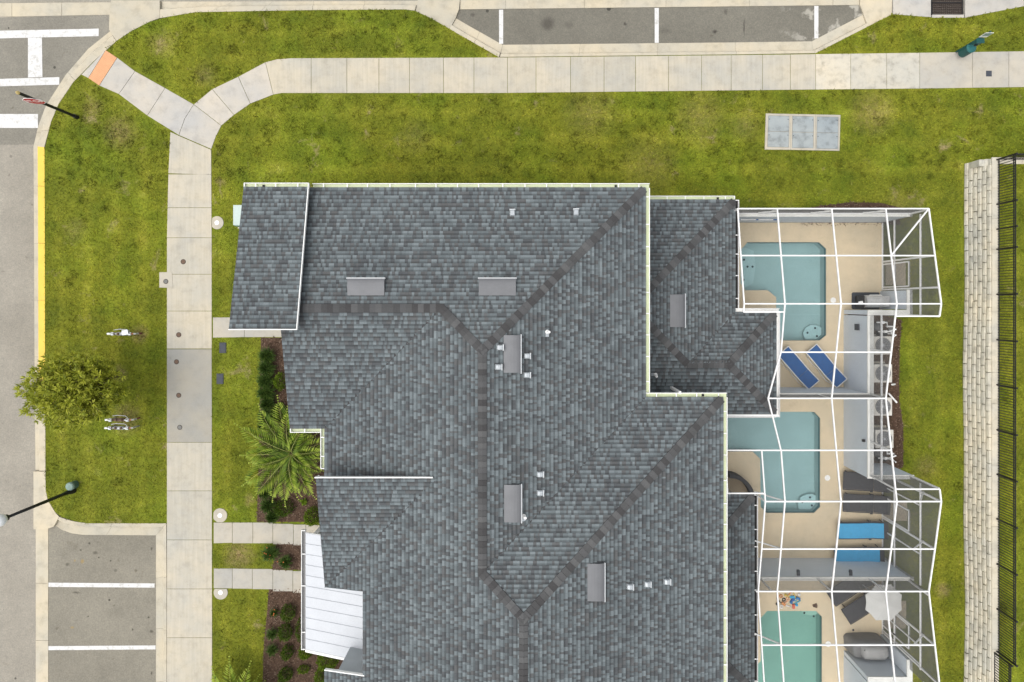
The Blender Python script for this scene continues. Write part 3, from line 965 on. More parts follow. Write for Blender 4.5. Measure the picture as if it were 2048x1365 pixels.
# ---- shingles: every tab is a raised piece; the highest 300 are parts, the rest one joined part per roof
LIGHT = [(0.112, 0.130, 0.138), (0.150, 0.174, 0.184), (0.104, 0.120, 0.127), (0.130, 0.151, 0.160)]
DARK = [(0.080, 0.087, 0.092), (0.089, 0.092, 0.094), (0.076, 0.082, 0.087), (0.096, 0.101, 0.104)]
COURSE = 0.143
WIDTHS = (0.06, 0.08, 0.11, 0.14, 0.18)
singles = []
stuff = {g: ([], []) for g in roofs}

def intervals(poly_uv, v):
    xs = []
    n = len(poly_uv)
    for i in range(n):
        (u0, v0), (u1, v1) = poly_uv[i], poly_uv[(i + 1) % n]
        if (v0 > v) != (v1 > v):
            xs.append(u0 + (v - v0) * (u1 - u0) / (v1 - v0))
    xs.sort()
    return [(xs[i], xs[i + 1]) for i in range(0, len(xs) - 1, 2)]

rs = random.Random(3)
for key, (poly, fz, dd) in faces.items():
    d = Vector(dd); ua = Vector((-d.y, d.x))
    uv = [(Vector(p).dot(ua), -Vector(p).dot(d)) for p in poly]
    vmin, vmax = min(p[1] for p in uv), max(p[1] for p in uv)
    vl, tl = stuff[group_of[key]]
    def P3(u, v, h):
        q = ua * u - d * v
        return (q.x, q.y, fz(q.x, q.y) + h)
    nC = int(math.ceil((vmax - vmin) / COURSE))
    for k in range(nC):
        va = vmin + k * COURSE - (0.02 if k == 0 else 0)
        vb = min(vmin + (k + 1) * COURSE, vmax)
        eps = 1e-4
        Ia, Ib = intervals(uv, max(va, vmin) + eps), intervals(uv, vb - eps)
        if len(Ia) != len(Ib):
            Im = intervals(uv, (va + vb) / 2)
            Ia = Ib = Im
        prev_dark = rs.random() < .5
        for (a0, a1), (b0, b1) in zip(Ia, Ib):
            lo, hi = min(a0, b0), max(a1, b1)
            u = lo - rs.random() * 0.2
            raised = rs.random() < 0.5
            while u < hi:
                w = rs.choice(WIDTHS[1:]) if raised else rs.choice(WIDTHS[:4])
                w2 = u + w
                pa0, pa1 = max(u, a0), min(w2, a1)
                pb0, pb1 = max(u, b0), min(w2, b1)
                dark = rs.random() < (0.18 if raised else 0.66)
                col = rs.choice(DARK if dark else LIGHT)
                j = rs.uniform(0.94, 1.06)
                col = tuple(c * j for c in col)
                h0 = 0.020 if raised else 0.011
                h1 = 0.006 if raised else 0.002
                shade = 0.66 if not raised else 0.64  # darker upper band: printed shadow line, with course shade painted in
                if pa1 - pa0 > 1e-3 or pb1 - pb0 > 1e-3:
                    full = pa0 == u and pa1 == w2 and pb0 == u and pb1 == w2 and k > 0 and vb < vmax
                    if pa1 < pa0: pa0 = pa1 = (pb0 if pa0 > pb0 else pb1)
                    if pb1 < pb0: pb0 = pb1 = (pa0 if pb0 > pa0 else pa1)
                    f = 0.56
                    vm = va + (vb - va) * f
                    ma0, ma1 = pa0 + (pb0 - pa0) * f, pa1 + (pb1 - pa1) * f
                    hm = h0 + (h1 - h0) * f
                    if full and raised and key in ('E1', 'N1', 'EB', 'W', 'NB'):
                        singles.append((P3(u + w / 2, va, 0)[2], key, u, w, va, vb, col, len(vl), group_of[key]))
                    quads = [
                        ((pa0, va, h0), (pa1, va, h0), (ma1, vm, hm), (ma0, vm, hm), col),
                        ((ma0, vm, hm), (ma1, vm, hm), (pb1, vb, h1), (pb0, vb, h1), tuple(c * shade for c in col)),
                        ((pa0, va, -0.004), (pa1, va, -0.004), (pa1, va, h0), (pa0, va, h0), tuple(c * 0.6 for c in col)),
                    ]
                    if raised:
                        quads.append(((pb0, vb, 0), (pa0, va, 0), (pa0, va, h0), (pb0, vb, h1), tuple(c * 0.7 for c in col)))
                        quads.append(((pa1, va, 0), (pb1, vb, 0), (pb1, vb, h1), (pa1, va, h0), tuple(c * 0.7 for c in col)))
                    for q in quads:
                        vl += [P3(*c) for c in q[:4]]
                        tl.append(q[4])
                u = w2
                raised = not raised

singles.sort(key=lambda s: -s[0])
drop = {g: set() for g in roofs}
single_mesh = {}
for s in singles[:240]:
    z, key, u, w, va, vb, col, start, g = s
    poly, fz, dd = faces[key]
    d = Vector(dd); ua = Vector((-d.y, d.x))
    ci = rs.randrange(3) if sum(col) > 0.33 else 3
    mk = (round(w, 3), ci)
    if mk not in single_mesh:
        c = (LIGHT[ci] if ci < 3 else DARK[0])
        up, h0, h1 = COURSE, 0.020, 0.006
        vm = up * .58; hm = h0 + (h1 - h0) * .58
        def L3(a, b, h):          # local: x along the eave, y up the slope
            return (a, b, b * P + h)
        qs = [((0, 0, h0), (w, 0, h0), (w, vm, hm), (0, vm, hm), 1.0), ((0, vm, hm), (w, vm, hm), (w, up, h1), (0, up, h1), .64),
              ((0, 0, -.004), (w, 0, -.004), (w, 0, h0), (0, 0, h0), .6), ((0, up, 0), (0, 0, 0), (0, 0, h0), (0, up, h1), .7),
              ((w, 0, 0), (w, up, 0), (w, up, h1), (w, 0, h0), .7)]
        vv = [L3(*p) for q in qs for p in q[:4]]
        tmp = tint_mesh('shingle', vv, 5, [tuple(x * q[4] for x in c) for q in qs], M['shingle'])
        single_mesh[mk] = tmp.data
        bpy.data.objects.remove(tmp)
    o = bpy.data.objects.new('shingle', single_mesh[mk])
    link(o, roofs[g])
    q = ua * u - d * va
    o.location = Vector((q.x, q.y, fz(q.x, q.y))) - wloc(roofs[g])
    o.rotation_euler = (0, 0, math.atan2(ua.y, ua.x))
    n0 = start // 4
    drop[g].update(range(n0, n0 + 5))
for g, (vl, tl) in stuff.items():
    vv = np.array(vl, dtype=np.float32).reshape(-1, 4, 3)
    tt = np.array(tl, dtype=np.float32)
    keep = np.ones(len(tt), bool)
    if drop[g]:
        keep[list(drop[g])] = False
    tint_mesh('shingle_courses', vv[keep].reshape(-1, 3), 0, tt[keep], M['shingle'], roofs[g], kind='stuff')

# ---- ridge and hip caps, one part each
CAPC = [(0.071, 0.072, 0.073), (0.080, 0.081, 0.083), (0.060, 0.060, 0.061), (0.092, 0.093, 0.094), (0.052, 0.051, 0.052)]
cap_lines = [  # low end, high end, plane on each side, roof
    ((-7.9, -0.15), GE, fN1, fS1, 'upper'), (GE, A, fN1, fW, 'upper'), ((EX - .05, 4.06), A, fN1, fE1, 'upper'), (A, VV, fW, fE1, 'upper'),
    (VV, BB, fW, fNB, 'upper'), ((6.79, -3.37), BB, fEB, fNB, 'upper'), (BB, (-0.215, -17.5), fW, fEB, 'upper'),
    ((8.06, 4.06), (3.88, -.117), fN2, fE2, 'lower'), ((6.11, -2.345), (3.88, -.117), fE2, fS3, 'lower'), ((6.11, -2.345), (7.725, -2.345), fN3, fS3, 'lower'),
    ((9.68, -0.39), (7.725, -2.345), fE3, fN3, 'lower'), ((9.68, -4.3), (7.725, -2.345), fE3, fS3, 'lower'),
    ((8.81, -7.6), (6.75, -9.66), fE4, fN4, 'rear'), ((8.81, -15.25), (6.75, -13.19), fE4, fS4, 'rear')]
EXPO, CAPL, CAPW = 0.205, 0.29, 0.148
for a, b, f1, f2, g in cap_lines:
    a, b = Vector(a), Vector(b)
    L = (b - a).length
    d = (b - a) / L
    pr = Vector((-d.y, d.x))
    fmin = lambda x, y: min(f1(x, y), f2(x, y))
    meshes = []
    for ci in range(5):
        vv, tt = [], []
        def C(s, t, h):
            q = a + d * s + pr * t
            return (d.x * s + pr.x * t, d.y * s + pr.y * t, fmin(q.x, q.y) - fmin(a.x, a.y) + h)
        for t0, t1 in ((-CAPW, 0), (0, CAPW)):
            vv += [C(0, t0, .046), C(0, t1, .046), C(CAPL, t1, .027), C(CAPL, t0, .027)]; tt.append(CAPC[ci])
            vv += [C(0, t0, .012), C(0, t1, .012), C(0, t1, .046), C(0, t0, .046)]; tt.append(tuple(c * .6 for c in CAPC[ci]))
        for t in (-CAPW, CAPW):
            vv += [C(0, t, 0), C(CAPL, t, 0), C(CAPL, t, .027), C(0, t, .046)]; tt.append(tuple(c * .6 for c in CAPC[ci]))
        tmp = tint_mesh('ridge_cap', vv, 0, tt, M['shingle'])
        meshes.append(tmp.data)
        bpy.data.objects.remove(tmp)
    n = int(L / EXPO)
    z0 = fmin(a.x, a.y); z1 = fmin(b.x, b.y)
    last = -1
    for k in range(n + 1):
        s = min(k * EXPO + rs.uniform(-.012, .012), L - CAPL * 0.6)
        q = a + d * s
        c = rs.randrange(5)
        if c == last: c = rs.randrange(5)
        last = c
        o = bpy.data.objects.new('ridge_cap', meshes[c])
        link(o, roofs[g])
        zz = z0 + (z1 - z0) * s / L
        o.location = Vector((q.x, q.y, zz)) - wloc(roofs[g])

# ---- walls
HB = [(-8.1, 3.72), (-8.1, -4.0), (-6.55, -4.0), (-6.55, -9.75), (-5.5, -9.75), (-5.5, -13.06), (-6.83, -13.06), (-6.83, SOUTH), (6.46, SOUTH), (6.46, -3.7), (3.71, -3.7), (3.71, 3.72)]
mb = MB(); mb.prism(HB, -0.1, 5.66); build('wall', mb, M['stucco'], house)
mb = MB()
mb.prism([(-6.82, -13.03), (-5.6, -13.03), (-5.6, -13.2), (-6.82, -13.2)], 3.4, lambda x, y: fW(x, y) - 0.165); build('wall', mb, M['stucco'], house)
mb = MB()
mb.prism([(-6.55, -6.42), (-3.8, -6.42), (-3.8, -6.5), (-6.55, -6.5)], 5.5, lambda x, y: fBay(x, y) - 0.17)
build('gable_wall', mb, M['stucco'], house)
mb = MB()
mb.prism([(-8.1, -0.6), (-7.98, -0.6), (-7.98, 3.7), (-8.1, 3.7)], 5.6, lambda x, y: fShed(x, y) - 0.17)
build('gable_wall', mb, M['stucco'], house)
mb = MB()
mb.prism([(-9.7, 3.8), (-9.7, -0.45), (-7.98, -0.45), (-7.98, -0.6), (-9.85, -0.6), (-9.85, 3.9), (-7.98, 3.9), (-7.98, 3.8)], -0.1, 6.2)
build('porch_wall', mb, M['stucco'], house)
M['stucco_tan'] = mat_plain('tan_stucco', (0.36, 0.31, 0.24), 0.9, 0.06)
mb = MB(); mb.prism([(3.72, 3.7), (7.75, 3.7), (7.75, -0.75), (9.37, -0.75), (9.37, -3.98), (6.47, -3.98), (6.47, -3.71), (3.72, -3.71)], -0.1, 2.86)
build('rear_wall', mb, M['stucco_tan'], house)
mb = MB()
mb.prism([(6.47, -7.9), (8.5, -7.9), (8.5, -14.95), (6.47, -14.95)], -0.1, 2.86)
build('rear_wall', mb, M['stucco_tan'], house)
# soffits close the eaves
mb = MB()
mb.prism([(p[0] * 1.0, p[1]) for p in [(-8.45, 4.05), (-8.45, -4.35), (-7.2, -4.35), (-7.2, -9.95), (-5.85, -9.95), (-5.85, -13.06), (-7.2, -13.06), (-7.2, SOUTH), (6.78, SOUTH), (6.78, -3.38), (4.03, -3.38), (4.03, 4.05)]], 5.61, 5.635)
build('soffit', mb, M['trim'], house)
mb = MB()
mb.prism([(3.73, 4.05), (8.05, 4.05), (8.05, -0.4), (9.67, -0.4), (9.67, -4.29), (6.47, -4.29), (6.47, -3.72), (3.73, -3.72)], 2.81, 2.835)
build('soffit', mb, M['trim'], house)
mb = MB()
mb.prism([(6.47, -7.61), (8.8, -7.61), (8.8, -15.24), (6.47, -15.24)], 2.81, 2.835)
build('soffit', mb, M['trim'], house)

# white boards along the open roof edges
mb = MB()
def edge_board(p, q, f, w=0.05, h=0.2, dz=0.03):
    if dz == 0.0:
        s = Vector((q[1] - p[1], p[0] - q[0])).normalized() * EIN
        p = (p[0] + s.x, p[1] + s.y); q = (q[0] + s.x, q[1] + s.y); dz = -.045
    mb = MB()
    mb.bar((p[0], p[1], f(*p) - h / 2 + dz), (q[0], q[1], f(*q) - h / 2 + dz), w, h)
    build('edge_board', mb, M['trim'], house)
EIN = 0.0
edge_board((-7.71, 4.05), (-7.71, -0.83), fShed, 0.03, 0.1)
edge_board((-9.96, -0.85), (-7.69, -0.85), fShed, 0.03, 0.1)
edge_board((-9.93, 4.05), (-9.93, -0.83), fShed, dz=0.0)
edge_board((WX - .03, -5.89), (-3.3, -5.89), fBay, 0.035, 0.15, 0.04)
edge_board((WX + .03, -5.9), (WX + .03, -10.03), fBay, dz=0.0)
edge_board((-8.48, -0.15), (-8.48, -4.41), fS1, dz=0.0)
edge_board((-8.48, -0.15), (-8.48, 4.11), fN1, dz=0.0)
edge_board((WX, -10.02), (-5.77, -10.02), fW, dz=0.0)
edge_board((WX, -12.97), (-5.77, -12.97), fW, 0.035, 0.12, 0.035)
edge_board((-5.77, -10.05), (-5.77, -13.0), fW, dz=0.0)

# ---- gutters: open troughs with straps
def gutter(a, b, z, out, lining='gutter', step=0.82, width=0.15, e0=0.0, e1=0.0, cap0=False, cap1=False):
    a, b, o = Vector(a), Vector(b), Vector(out)
    d = (b - a).normalized()
    a = a - d * e0; b = b + d * e1
    def q(p, off, zz):
        r = p + o * off
        return (r.x, r.y, zz)
    mb = MB()
    t = 0.011
    mb.prism([tuple(a + o * .005), tuple(b + o * .005), tuple(b + o * (width - t)), tuple(a + o * (width - t))], z - 0.13, z - 0.105, 0)
    mb.prism([tuple(a + o * (width - t)), tuple(b + o * (width - t)), tuple(b + o * (width + t)), tuple(a + o * (width + t))], z - 0.13, z + 0.0, 1)
    for p, s, c in ((a, 1, cap0), (b, -1, cap1)):
        if c:
            mb.prism([tuple(p + o * .005), tuple(p + d * s * .03 + o * .005), tuple(p + d * s * .03 + o * (width - t)), tuple(p + o * (width - t))], z - .105, z, 1)
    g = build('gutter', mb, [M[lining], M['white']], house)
    L = (b - a).length
    n = max(1, int(round(L / step)))
    for k in range(n):
        s = (k + 0.5 + rs.uniform(-.13, .13)) / n * L
        p = a + d * s
        sb = MB()
        sb.bar(q(p, -0.0, z - 0.012), q(p, width - t, z - 0.012), 0.035, 0.012)
        build('gutter_strap', sb, M['white'], g)
    return g
W_ = 0.15
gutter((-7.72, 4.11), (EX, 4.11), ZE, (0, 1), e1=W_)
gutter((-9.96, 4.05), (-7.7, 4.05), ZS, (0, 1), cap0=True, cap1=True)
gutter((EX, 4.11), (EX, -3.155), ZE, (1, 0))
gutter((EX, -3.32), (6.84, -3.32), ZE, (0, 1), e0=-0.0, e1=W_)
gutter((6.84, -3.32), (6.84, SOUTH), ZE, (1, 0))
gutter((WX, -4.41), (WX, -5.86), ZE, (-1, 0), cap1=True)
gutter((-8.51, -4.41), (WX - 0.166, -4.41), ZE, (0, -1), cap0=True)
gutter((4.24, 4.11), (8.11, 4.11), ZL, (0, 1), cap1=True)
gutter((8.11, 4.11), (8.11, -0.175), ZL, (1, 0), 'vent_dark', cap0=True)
gutter((8.11, -0.34), (9.73, -0.34), ZL, (0, 1), 'trim', e1=W_)
gutter((9.73, -0.34), (9.73, -4.35), ZL, (1, 0), 'trim', e1=W_)
gutter((6.6, -4.35), (9.73, -4.35), ZL, (0, -1), 'trim')
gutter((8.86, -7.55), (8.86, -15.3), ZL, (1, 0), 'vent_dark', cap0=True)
for x, y, z in ((-9.3, 4.1, ZS), (3.05, 4.17, ZE), (7.45, 4.17, ZL), (6.15, -3.26, ZE)):
    mb = MB()
    mb.prism([(x - .04, y - .03), (x + .04, y - .03), (x + .04, y + .05), (x - .04, y + .05)], z - .1, z - .07)
    build('gutter_outlet', mb, M['vent_dark'], house)
mb = MB()
mb.box((5.33, -3.16, 5.0), (0.09, 0.09, 1.5)); build('downspout', mb, M['white'], house)

# ---- white metal roof over the two front doors
fPM = lambda x, y: 3.35 + 0.37 * (x + 8.75)
PMY0, PMY1 = -8.96, -13.49
npan = 11
pw = (PMY0 - PMY1) / npan
pm = MB()
pr_root = build('porch_roof', (lambda m: (m.prism([(-8.72, PMY0), (-8.72, PMY1), (-5.55, PMY1), (-5.55, PMY0)], lambda x, y: fPM(x, y) - .12, lambda x, y: fPM(x, y) - .01), m)[1])(pm), M['trim'], house)
pr_root['label'] = 'white standing-seam metal roof over the front doors'
for k in range(npan):
    y = PMY0 - k * pw
    mb = MB()
    mb.prism([(-8.76, y - .006), (-5.55, y - .006), (-5.55, y - pw + .006), (-8.76, y - pw + .006)], lambda x, y: fPM(x, y) - .01, lambda x, y: fPM(x, y) + .006)
    mb.bar((-8.76, y, fPM(-8.76, y) + .015), (-5.55, y, fPM(-5.55, y) + .015), 0.022, 0.035)
    build('metal_panel', mb, M['porch_metal'], pr_root)
mb = MB()
mb.bar((-8.75, PMY1 - .05, fPM(-8.75, 0) - .03), (-6.86, PMY1 - .05, fPM(-6.86, 0) - .03), 0.1, 0.1)
build('edge_board', mb, M['white'], pr_root)
mb = MB()
mb.bar((-8.75, PMY0 + .015, fPM(-8.75, 0) - .03), (-5.6, PMY0 + .015, fPM(-5.6, 0) - .03), 0.03, 0.06)
build('edge_board', mb, M['white'], pr_root)
M['gutter_grey'] = mat_plain('grey_gutter_lining', (0.2, 0.2, 0.2), 0.6, 0.08)
gutter((-8.77, PMY0 + .12), (-8.77, PMY1 - .02), 3.36, (-1, 0), 'gutter_grey', 1.4, cap0=True, cap1=True)
for y in (-9.2, -11.2, -13.3):
    mb = MB(); mb.box((-8.5, y, 1.6), (0.2, 0.2, 3.2)); build('porch_post', mb, M['trim'], pr_root)

# ---- roof vents
def face_frame(px, py, key):
    poly, fz, dd = faces[key]
    x, y = G(px, py, 6)
    for _ in range(6):
        x, y = G(px, py, fz(x, y))
    return (x, y, fz(x, y)), math.atan2(-dd[0], dd[1])     # local +y = down slope

def slope_part(name, builder_list, px, py, key, dz=0.0):
    loc, rz = face_frame(px, py, key)
    root = bpy.data.objects.new(name, None)
    link(root, house)
    root.location = Vector(loc) + Vector((0, 0, dz)) - wloc(house)
    root.rotation_euler = (math.atan(-P), 0, rz) if True else None
    root.rotation_mode = 'XYZ'
    for nm, me in builder_list:
        link(bpy.data.objects.new(nm, me), root)
    return root

def mesh_of(name, mb, mats):
    o = build(name, mb, mats, world=False)
    me = o.data
    bpy.data.objects.remove(o)
    return me
# long off-ridge vent: 1.25 m wide hood opening down the slope
VW, VD = 1.26, 0.52
mb = MB()
nv = 5
for k in range(nv):       # curved hood
    y0_, y1_ = -VD / 2 + VD * k / nv, -VD / 2 + VD * (k + 1) / nv
    z0_, z1_ = 0.025 + .15 * math.sin(k / nv * 1.4), 0.025 + .15 * math.sin((k + 1) / nv * 1.4)
    mb.face([(-VW / 2, y0_, z0_), (VW / 2, y0_, z0_), (VW / 2, y1_, z1_), (-VW / 2, y1_, z1_)])
    for sx_ in (-1, 1):
        q = [(sx_ * VW / 2, y0_, 0), (sx_ * VW / 2, y1_, 0), (sx_ * VW / 2, y1_, z1_), (sx_ * VW / 2, y0_, z0_)]
        mb.face(q if sx_ > 0 else q[::-1])
hood_me = mesh_of('hood', mb, M['vent'])
mb = MB()
mb.box((0, VD / 2 + .05, .165), (VW + .06, .03, .05))
mb.box((0, VD / 2 + .01, .172), (VW + .03, .08, .012), mi=1)
lip_me = mesh_of('lip', mb, [M['vent_lip'], M['vent']])
mb = MB(); mb.box((0, VD / 2 - .03, .08), (VW - .04, .02, .14)); throat_me = mesh_of('throat', mb, M['vent_dark'])
mb = MB(); mb.box((0, -.03, .022), (VW + .22, VD + .16, .012)); flange_me = mesh_of('flange', mb, M['vent'])
for px, py, key in ((733, 577, 'N1'), (995, 577, 'N1'), (1022, 708, 'E1'), (1023, 1006, 'E1'), (1189, 1163, 'EB'), (1352, 622, 'E2')):
    r = slope_part('roof_vent', [('hood', hood_me), ('lip', lip_me), ('throat', throat_me)], px, py, key)
# small galvanised goosenecks
mb = MB()
prof = [(-.12, .03), (-.11, .11), (-.05, .16), (.03, .165), (.07, .15)]
for (ya, za), (yb, zb) in zip(prof[:-1], prof[1:]):
    for xa, xb, da, db in ((-.09, -.06, .03, 0), (-.06, .06, 0, 0), (.06, .09, 0, .03)):
        mb.face([(xa, ya, za - da), (xb, ya, za - db), (xb, yb, zb - db), (xa, yb, zb - da)])
for sx_ in (-1, 1):
    q = [(sx_ * .09, -.12, 0)] + [(sx_ * .09, y_, z_ - .03) for y_, z_ in prof] + [(sx_ * .09, .07, 0)]
    mb.face(q[::-1] if sx_ > 0 else q)
mb.face([(-.09, -.12, 0), (-.09, -.12, .0), (-.06, -.12, .03), (.06, -.12, .03), (.09, -.12, 0)])
gn_me = mesh_of('hood', mb, M['goose'])
mb = MB(); mb.box((0, .085, .10), (.21, .03, .13)); gnl = mesh_of('outlet_lip', mb, M['vent_lip'])
mb = MB(); mb.box((0, 0, .025), (.26, .3, .01)); gnf = mesh_of('flashing', mb, M['vent'])
for px, py, key in ((1025, 427, 'N1'), (1152, 426, 'N1'), (1000, 695, 'E1'), (997, 734, 'E1'), (1054, 712, 'E1'), (1054, 750, 'E1'), (1080, 948, 'E1'), (1080, 985, 'E1'),
                    (1259, 1172, 'EB'), (1294, 1167, 'EB'), (1333, 1162, 'EB')):
    slope_part('gooseneck_vent', [('hood', gn_me), ('outlet_lip', gnl)], px, py, key)
mb = MB(); mb.tube([(0, 0, 0), (0, -.0, .28)], .045, 10); mb.tube([(0, 0, .02), (0, 0, .07)], .07, 10)
pp_me = mesh_of('stack', mb, M['pvc'])
mb = MB(); mb.box((0.06, .0, .025), (.22, .12, .01)); ppf = mesh_of('flashing', mb, M['goose'])
for px, py, key in ((1094, 664, 'E1'), (1047, 1032, 'E1'), (1311, 749, 'S3')):
    slope_part('plumbing_vent', [('stack', pp_me), ('flashing', ppf)], px, py, key)

# ================================================================== POOLS, DECK, SCREEN ENCLOSURES
pool_px = [
    [(1495, 485), (1638, 485), (1652, 498), (1652, 671), (1639, 681.5), (1563, 681.5), (1552, 672), (1552, 595), (1535, 581), (1490, 581), (1481, 567), (1481, 500)],
    [(1442, 824), (1628, 824), (1640, 836.5), (1640, 1014), (1628, 1026), (1532.5, 1026), (1521, 1014), (1520, 918), (1505, 903.5), (1442, 903.5)],
    [(1533.7, 1222), (1631.5, 1222), (1643.5, 1233.5), (1643.5, 1405), (1630, 1417), (1480, 1417), (1470, 1405), (1470, 1345), (1482, 1333), (1511, 1333), (1521, 1322), (1521, 1236)]]
pool_w = [PG(p) for p in pool_px]
DECK = [(6.2, 3.56), (15.47, 3.56), (15.47, -0.46), (13.96, -0.46), (13.96, -7.0), (15.47, -7.0), (15.47, -15.4), (13.96, -15.4), (13.96, -19), (6.2, -19)]
mb = MB(); mb.prism(DECK, -0.16, 0.022, holes=pool_w)
o = build('pool_deck', mb, M['deck']); o['kind'] = 'structure'
mb = MB(); mb.prism([(13.95, -0.45), (15.45, -0.45), (15.45, -7.02), (13.95, -7.02)], -0.2, 0.008)
mb.prism([(13.95, -15.4), (15.45, -15.4), (15.45, -19), (13.95, -19)], -0.2, 0.008)
o = build('mulch_bed', mb, M['mulch_soil']); o['kind'] = 'structure'
for poly in ([(1771, 524), (1811, 524), (1811, 571), (1771, 571)], [(1768, 1003), (1814, 1003), (1814, 1042), (1768, 1042)], [(1768, 1202), (1812, 1202), (1812, 1257), (1768, 1257)]):
    mb = MB(); mb.prism(PG(poly), -0.1, 0.016)
    o = build('door_pad', mb, M['deck']); o['kind'] = 'structure'

pool_labels = ['turquoise L-shaped pool beside the two blue loungers', 'turquoise pool beside the dark grey and bright blue loungers', 'greener pool beside the heap of bright toys']
steps = [[(1617, 681), (1613, 668), (1618, 657), (1628, 651), (1640, 651), (1651, 656), (1651, 671), (1639, 681)],
         [(1605, 1025.5), (1603, 1012), (1608, 1000), (1620, 994), (1632, 993), (1639.5, 996), (1639.5, 1014), (1628, 1025.5)],
         [(1606, 1222.5), (1609, 1231), (1618, 1238), (1630, 1240), (1643, 1237), (1643, 1233.5), (1631, 1222.5)]]
skim = [(1666, 601), (1654.5, 956), (1656, 1288)]
M['tile'] = mat_plain('waterline_tile', (.12, .2, .21), .4, .15, 20)
M['water_green'] = mat_water('green_pool_water', (0.70, 0.91, 0.83))
for i, poly in enumerate(pool_w):
    cx, cy = np.mean(np.array(poly), axis=0)
    t = thing('swimming_pool', pool_labels[i], 'pool', (cx, cy, 0), 'screened swimming pools')
    mb = MB()
    n = len(poly)
    area = sum(poly[k][0] * poly[(k + 1) % n][1] - poly[(k + 1) % n][0] * poly[k][1] for k in range(n))
    pl = poly if area > 0 else poly[::-1]
    for k in range(n):
        a, b = pl[k], pl[(k + 1) % n]
        mb.face([(*a, -0.6), (*b, -0.6), (*b, -0.02), (*a, -0.02)][::-1])
    mb.prism(pl, -0.75, -0.6)
    build('basin', mb, M['basin'] if i < 2 else M['basin_green'], t)
    mb = MB()
    for k in range(n):
        a, b = pl[k], pl[(k + 1) % n]
        va, vb = Vector(a), Vector(b)
        nrm = Vector((-(vb - va).y, (vb - va).x)).normalized() * .006
        mb.face([(*(va + nrm), -0.2), (*(vb + nrm), -0.2), (*(vb + nrm), -0.0), (*(va + nrm), -0.0)][::-1])
    build('waterline_tile', mb, M['tile'], t)
    mb = MB()
    tris = tessellate_polygon([[Vector((*p, 0)) for p in pl]])
    for tr in tris:
        q = [pl[j] for j in tr]
        cr = (q[1][0] - q[0][0]) * (q[2][1] - q[0][1]) - (q[1][1] - q[0][1]) * (q[2][0] - q[0][0])
        if cr < 0: q = q[::-1]
        mb.face([(*p, -0.1) for p in q])
    build('water', mb, M['water'] if i < 2 else M['water_green'], t)
    mb = MB(); mb.prism(inset(PG(steps[i]), 0.01), -0.58, -0.4)
    build('corner_step', mb, M['bench'], t)
    sx_, sy_ = np.mean(np.array(PG(steps[i])), axis=0)
    mb = MB()
    for dx, dy in ((-.22, -.05), (.12, .16), (.2, -.2)):
        mb.lathe((sx_ + dx, sy_ + dy, -0.4), [(0.035, 0), (0.05, 0.012)], 10)
    build('jet', mb, M['grey_cap'], t)
    mb = MB()
    px, py = G(*skim[i]); mb.lathe((px, py, 0.022), [(0.125, 0), (0.12, 0.012), (0.0, 0.013)], 18)
    build('skimmer_lid', mb, M['pvc'], t)
    if i == 0:
        mb = MB(); mb.prism(inset(PG([(1482, 502), (1492, 492), (1514, 500), (1518, 530), (1514, 566), (1492, 578), (1483, 566)]), 0.01), -0.58, -0.44)
        build('bench', mb, M['bench'], t)
        mb = MB()
        for qx, qy in ((1494, 534), (1504, 534), (1486, 560), (1487, 520)):
            x, y = G(qx, qy, -.5); mb.lathe((x, y, -0.44), [(0.035, 0), (0.05, 0.012)], 10)
        build('bench_jet', mb, M['grey_cap'], t)

# ---- enclosures
COLX = {0: 8.056, 'm': 8.85, 'k': 7.45, 1: 9.59, 2: 11.70, 3: 13.80, 4: 15.47}
ROWS = [(3.69, 3.5), (1.84, 3.9), (0.0, 4.3), (-1.85, 3.9), (-3.67, 3.5), (-5.60, 3.9), (-7.44, 4.3), (-9.37, 3.9), (-11.16, 3.5), (-13.04, 3.9), (-14.90, 4.3), (-16.8, 3.9), (-18.6, 3.5)]
def zrow(y):
    ys = [r[0] for r in ROWS][::-1]; zs = [r[1] for r in ROWS][::-1]
    return float(np.interp(y, ys, zs))
BW = 0.05
weaves = {}
def weave(acc, a, b, c, d, pitch, dia, jitter=True):
    """threads of a screen panel a-b-c-d: real thin prisms in both directions"""
    a, b, c, d = (np.array(p, float) for p in (a, b, c, d))
    nrm = np.cross(b - a, d - a); nrm /= np.linalg.norm(nrm)
    def run(p0, p1, q0, q1):
        n = max(2, int(round(np.linalg.norm(p1 - p0) / pitch)))
        for k in range(1, n):
            f = k / n
            s, e = p0 + (p1 - p0) * f, q0 + (q1 - q0) * f
            t = e - s; L = np.linalg.norm(t)
            if L < 0.05: continue
            t /= L
            m = np.cross(t, nrm)
            pts = [(nrm * math.cos(x) + m * math.sin(x)) * dia * .55 for x in (1.571, 3.665, 5.76)]
            for i in range(3):
                j = (i + 1) % 3
                acc.extend([s + pts[i], e + pts[i], e + pts[j], s + pts[j]])
    run(a, b, d, c)
    run(a, d, b, c)

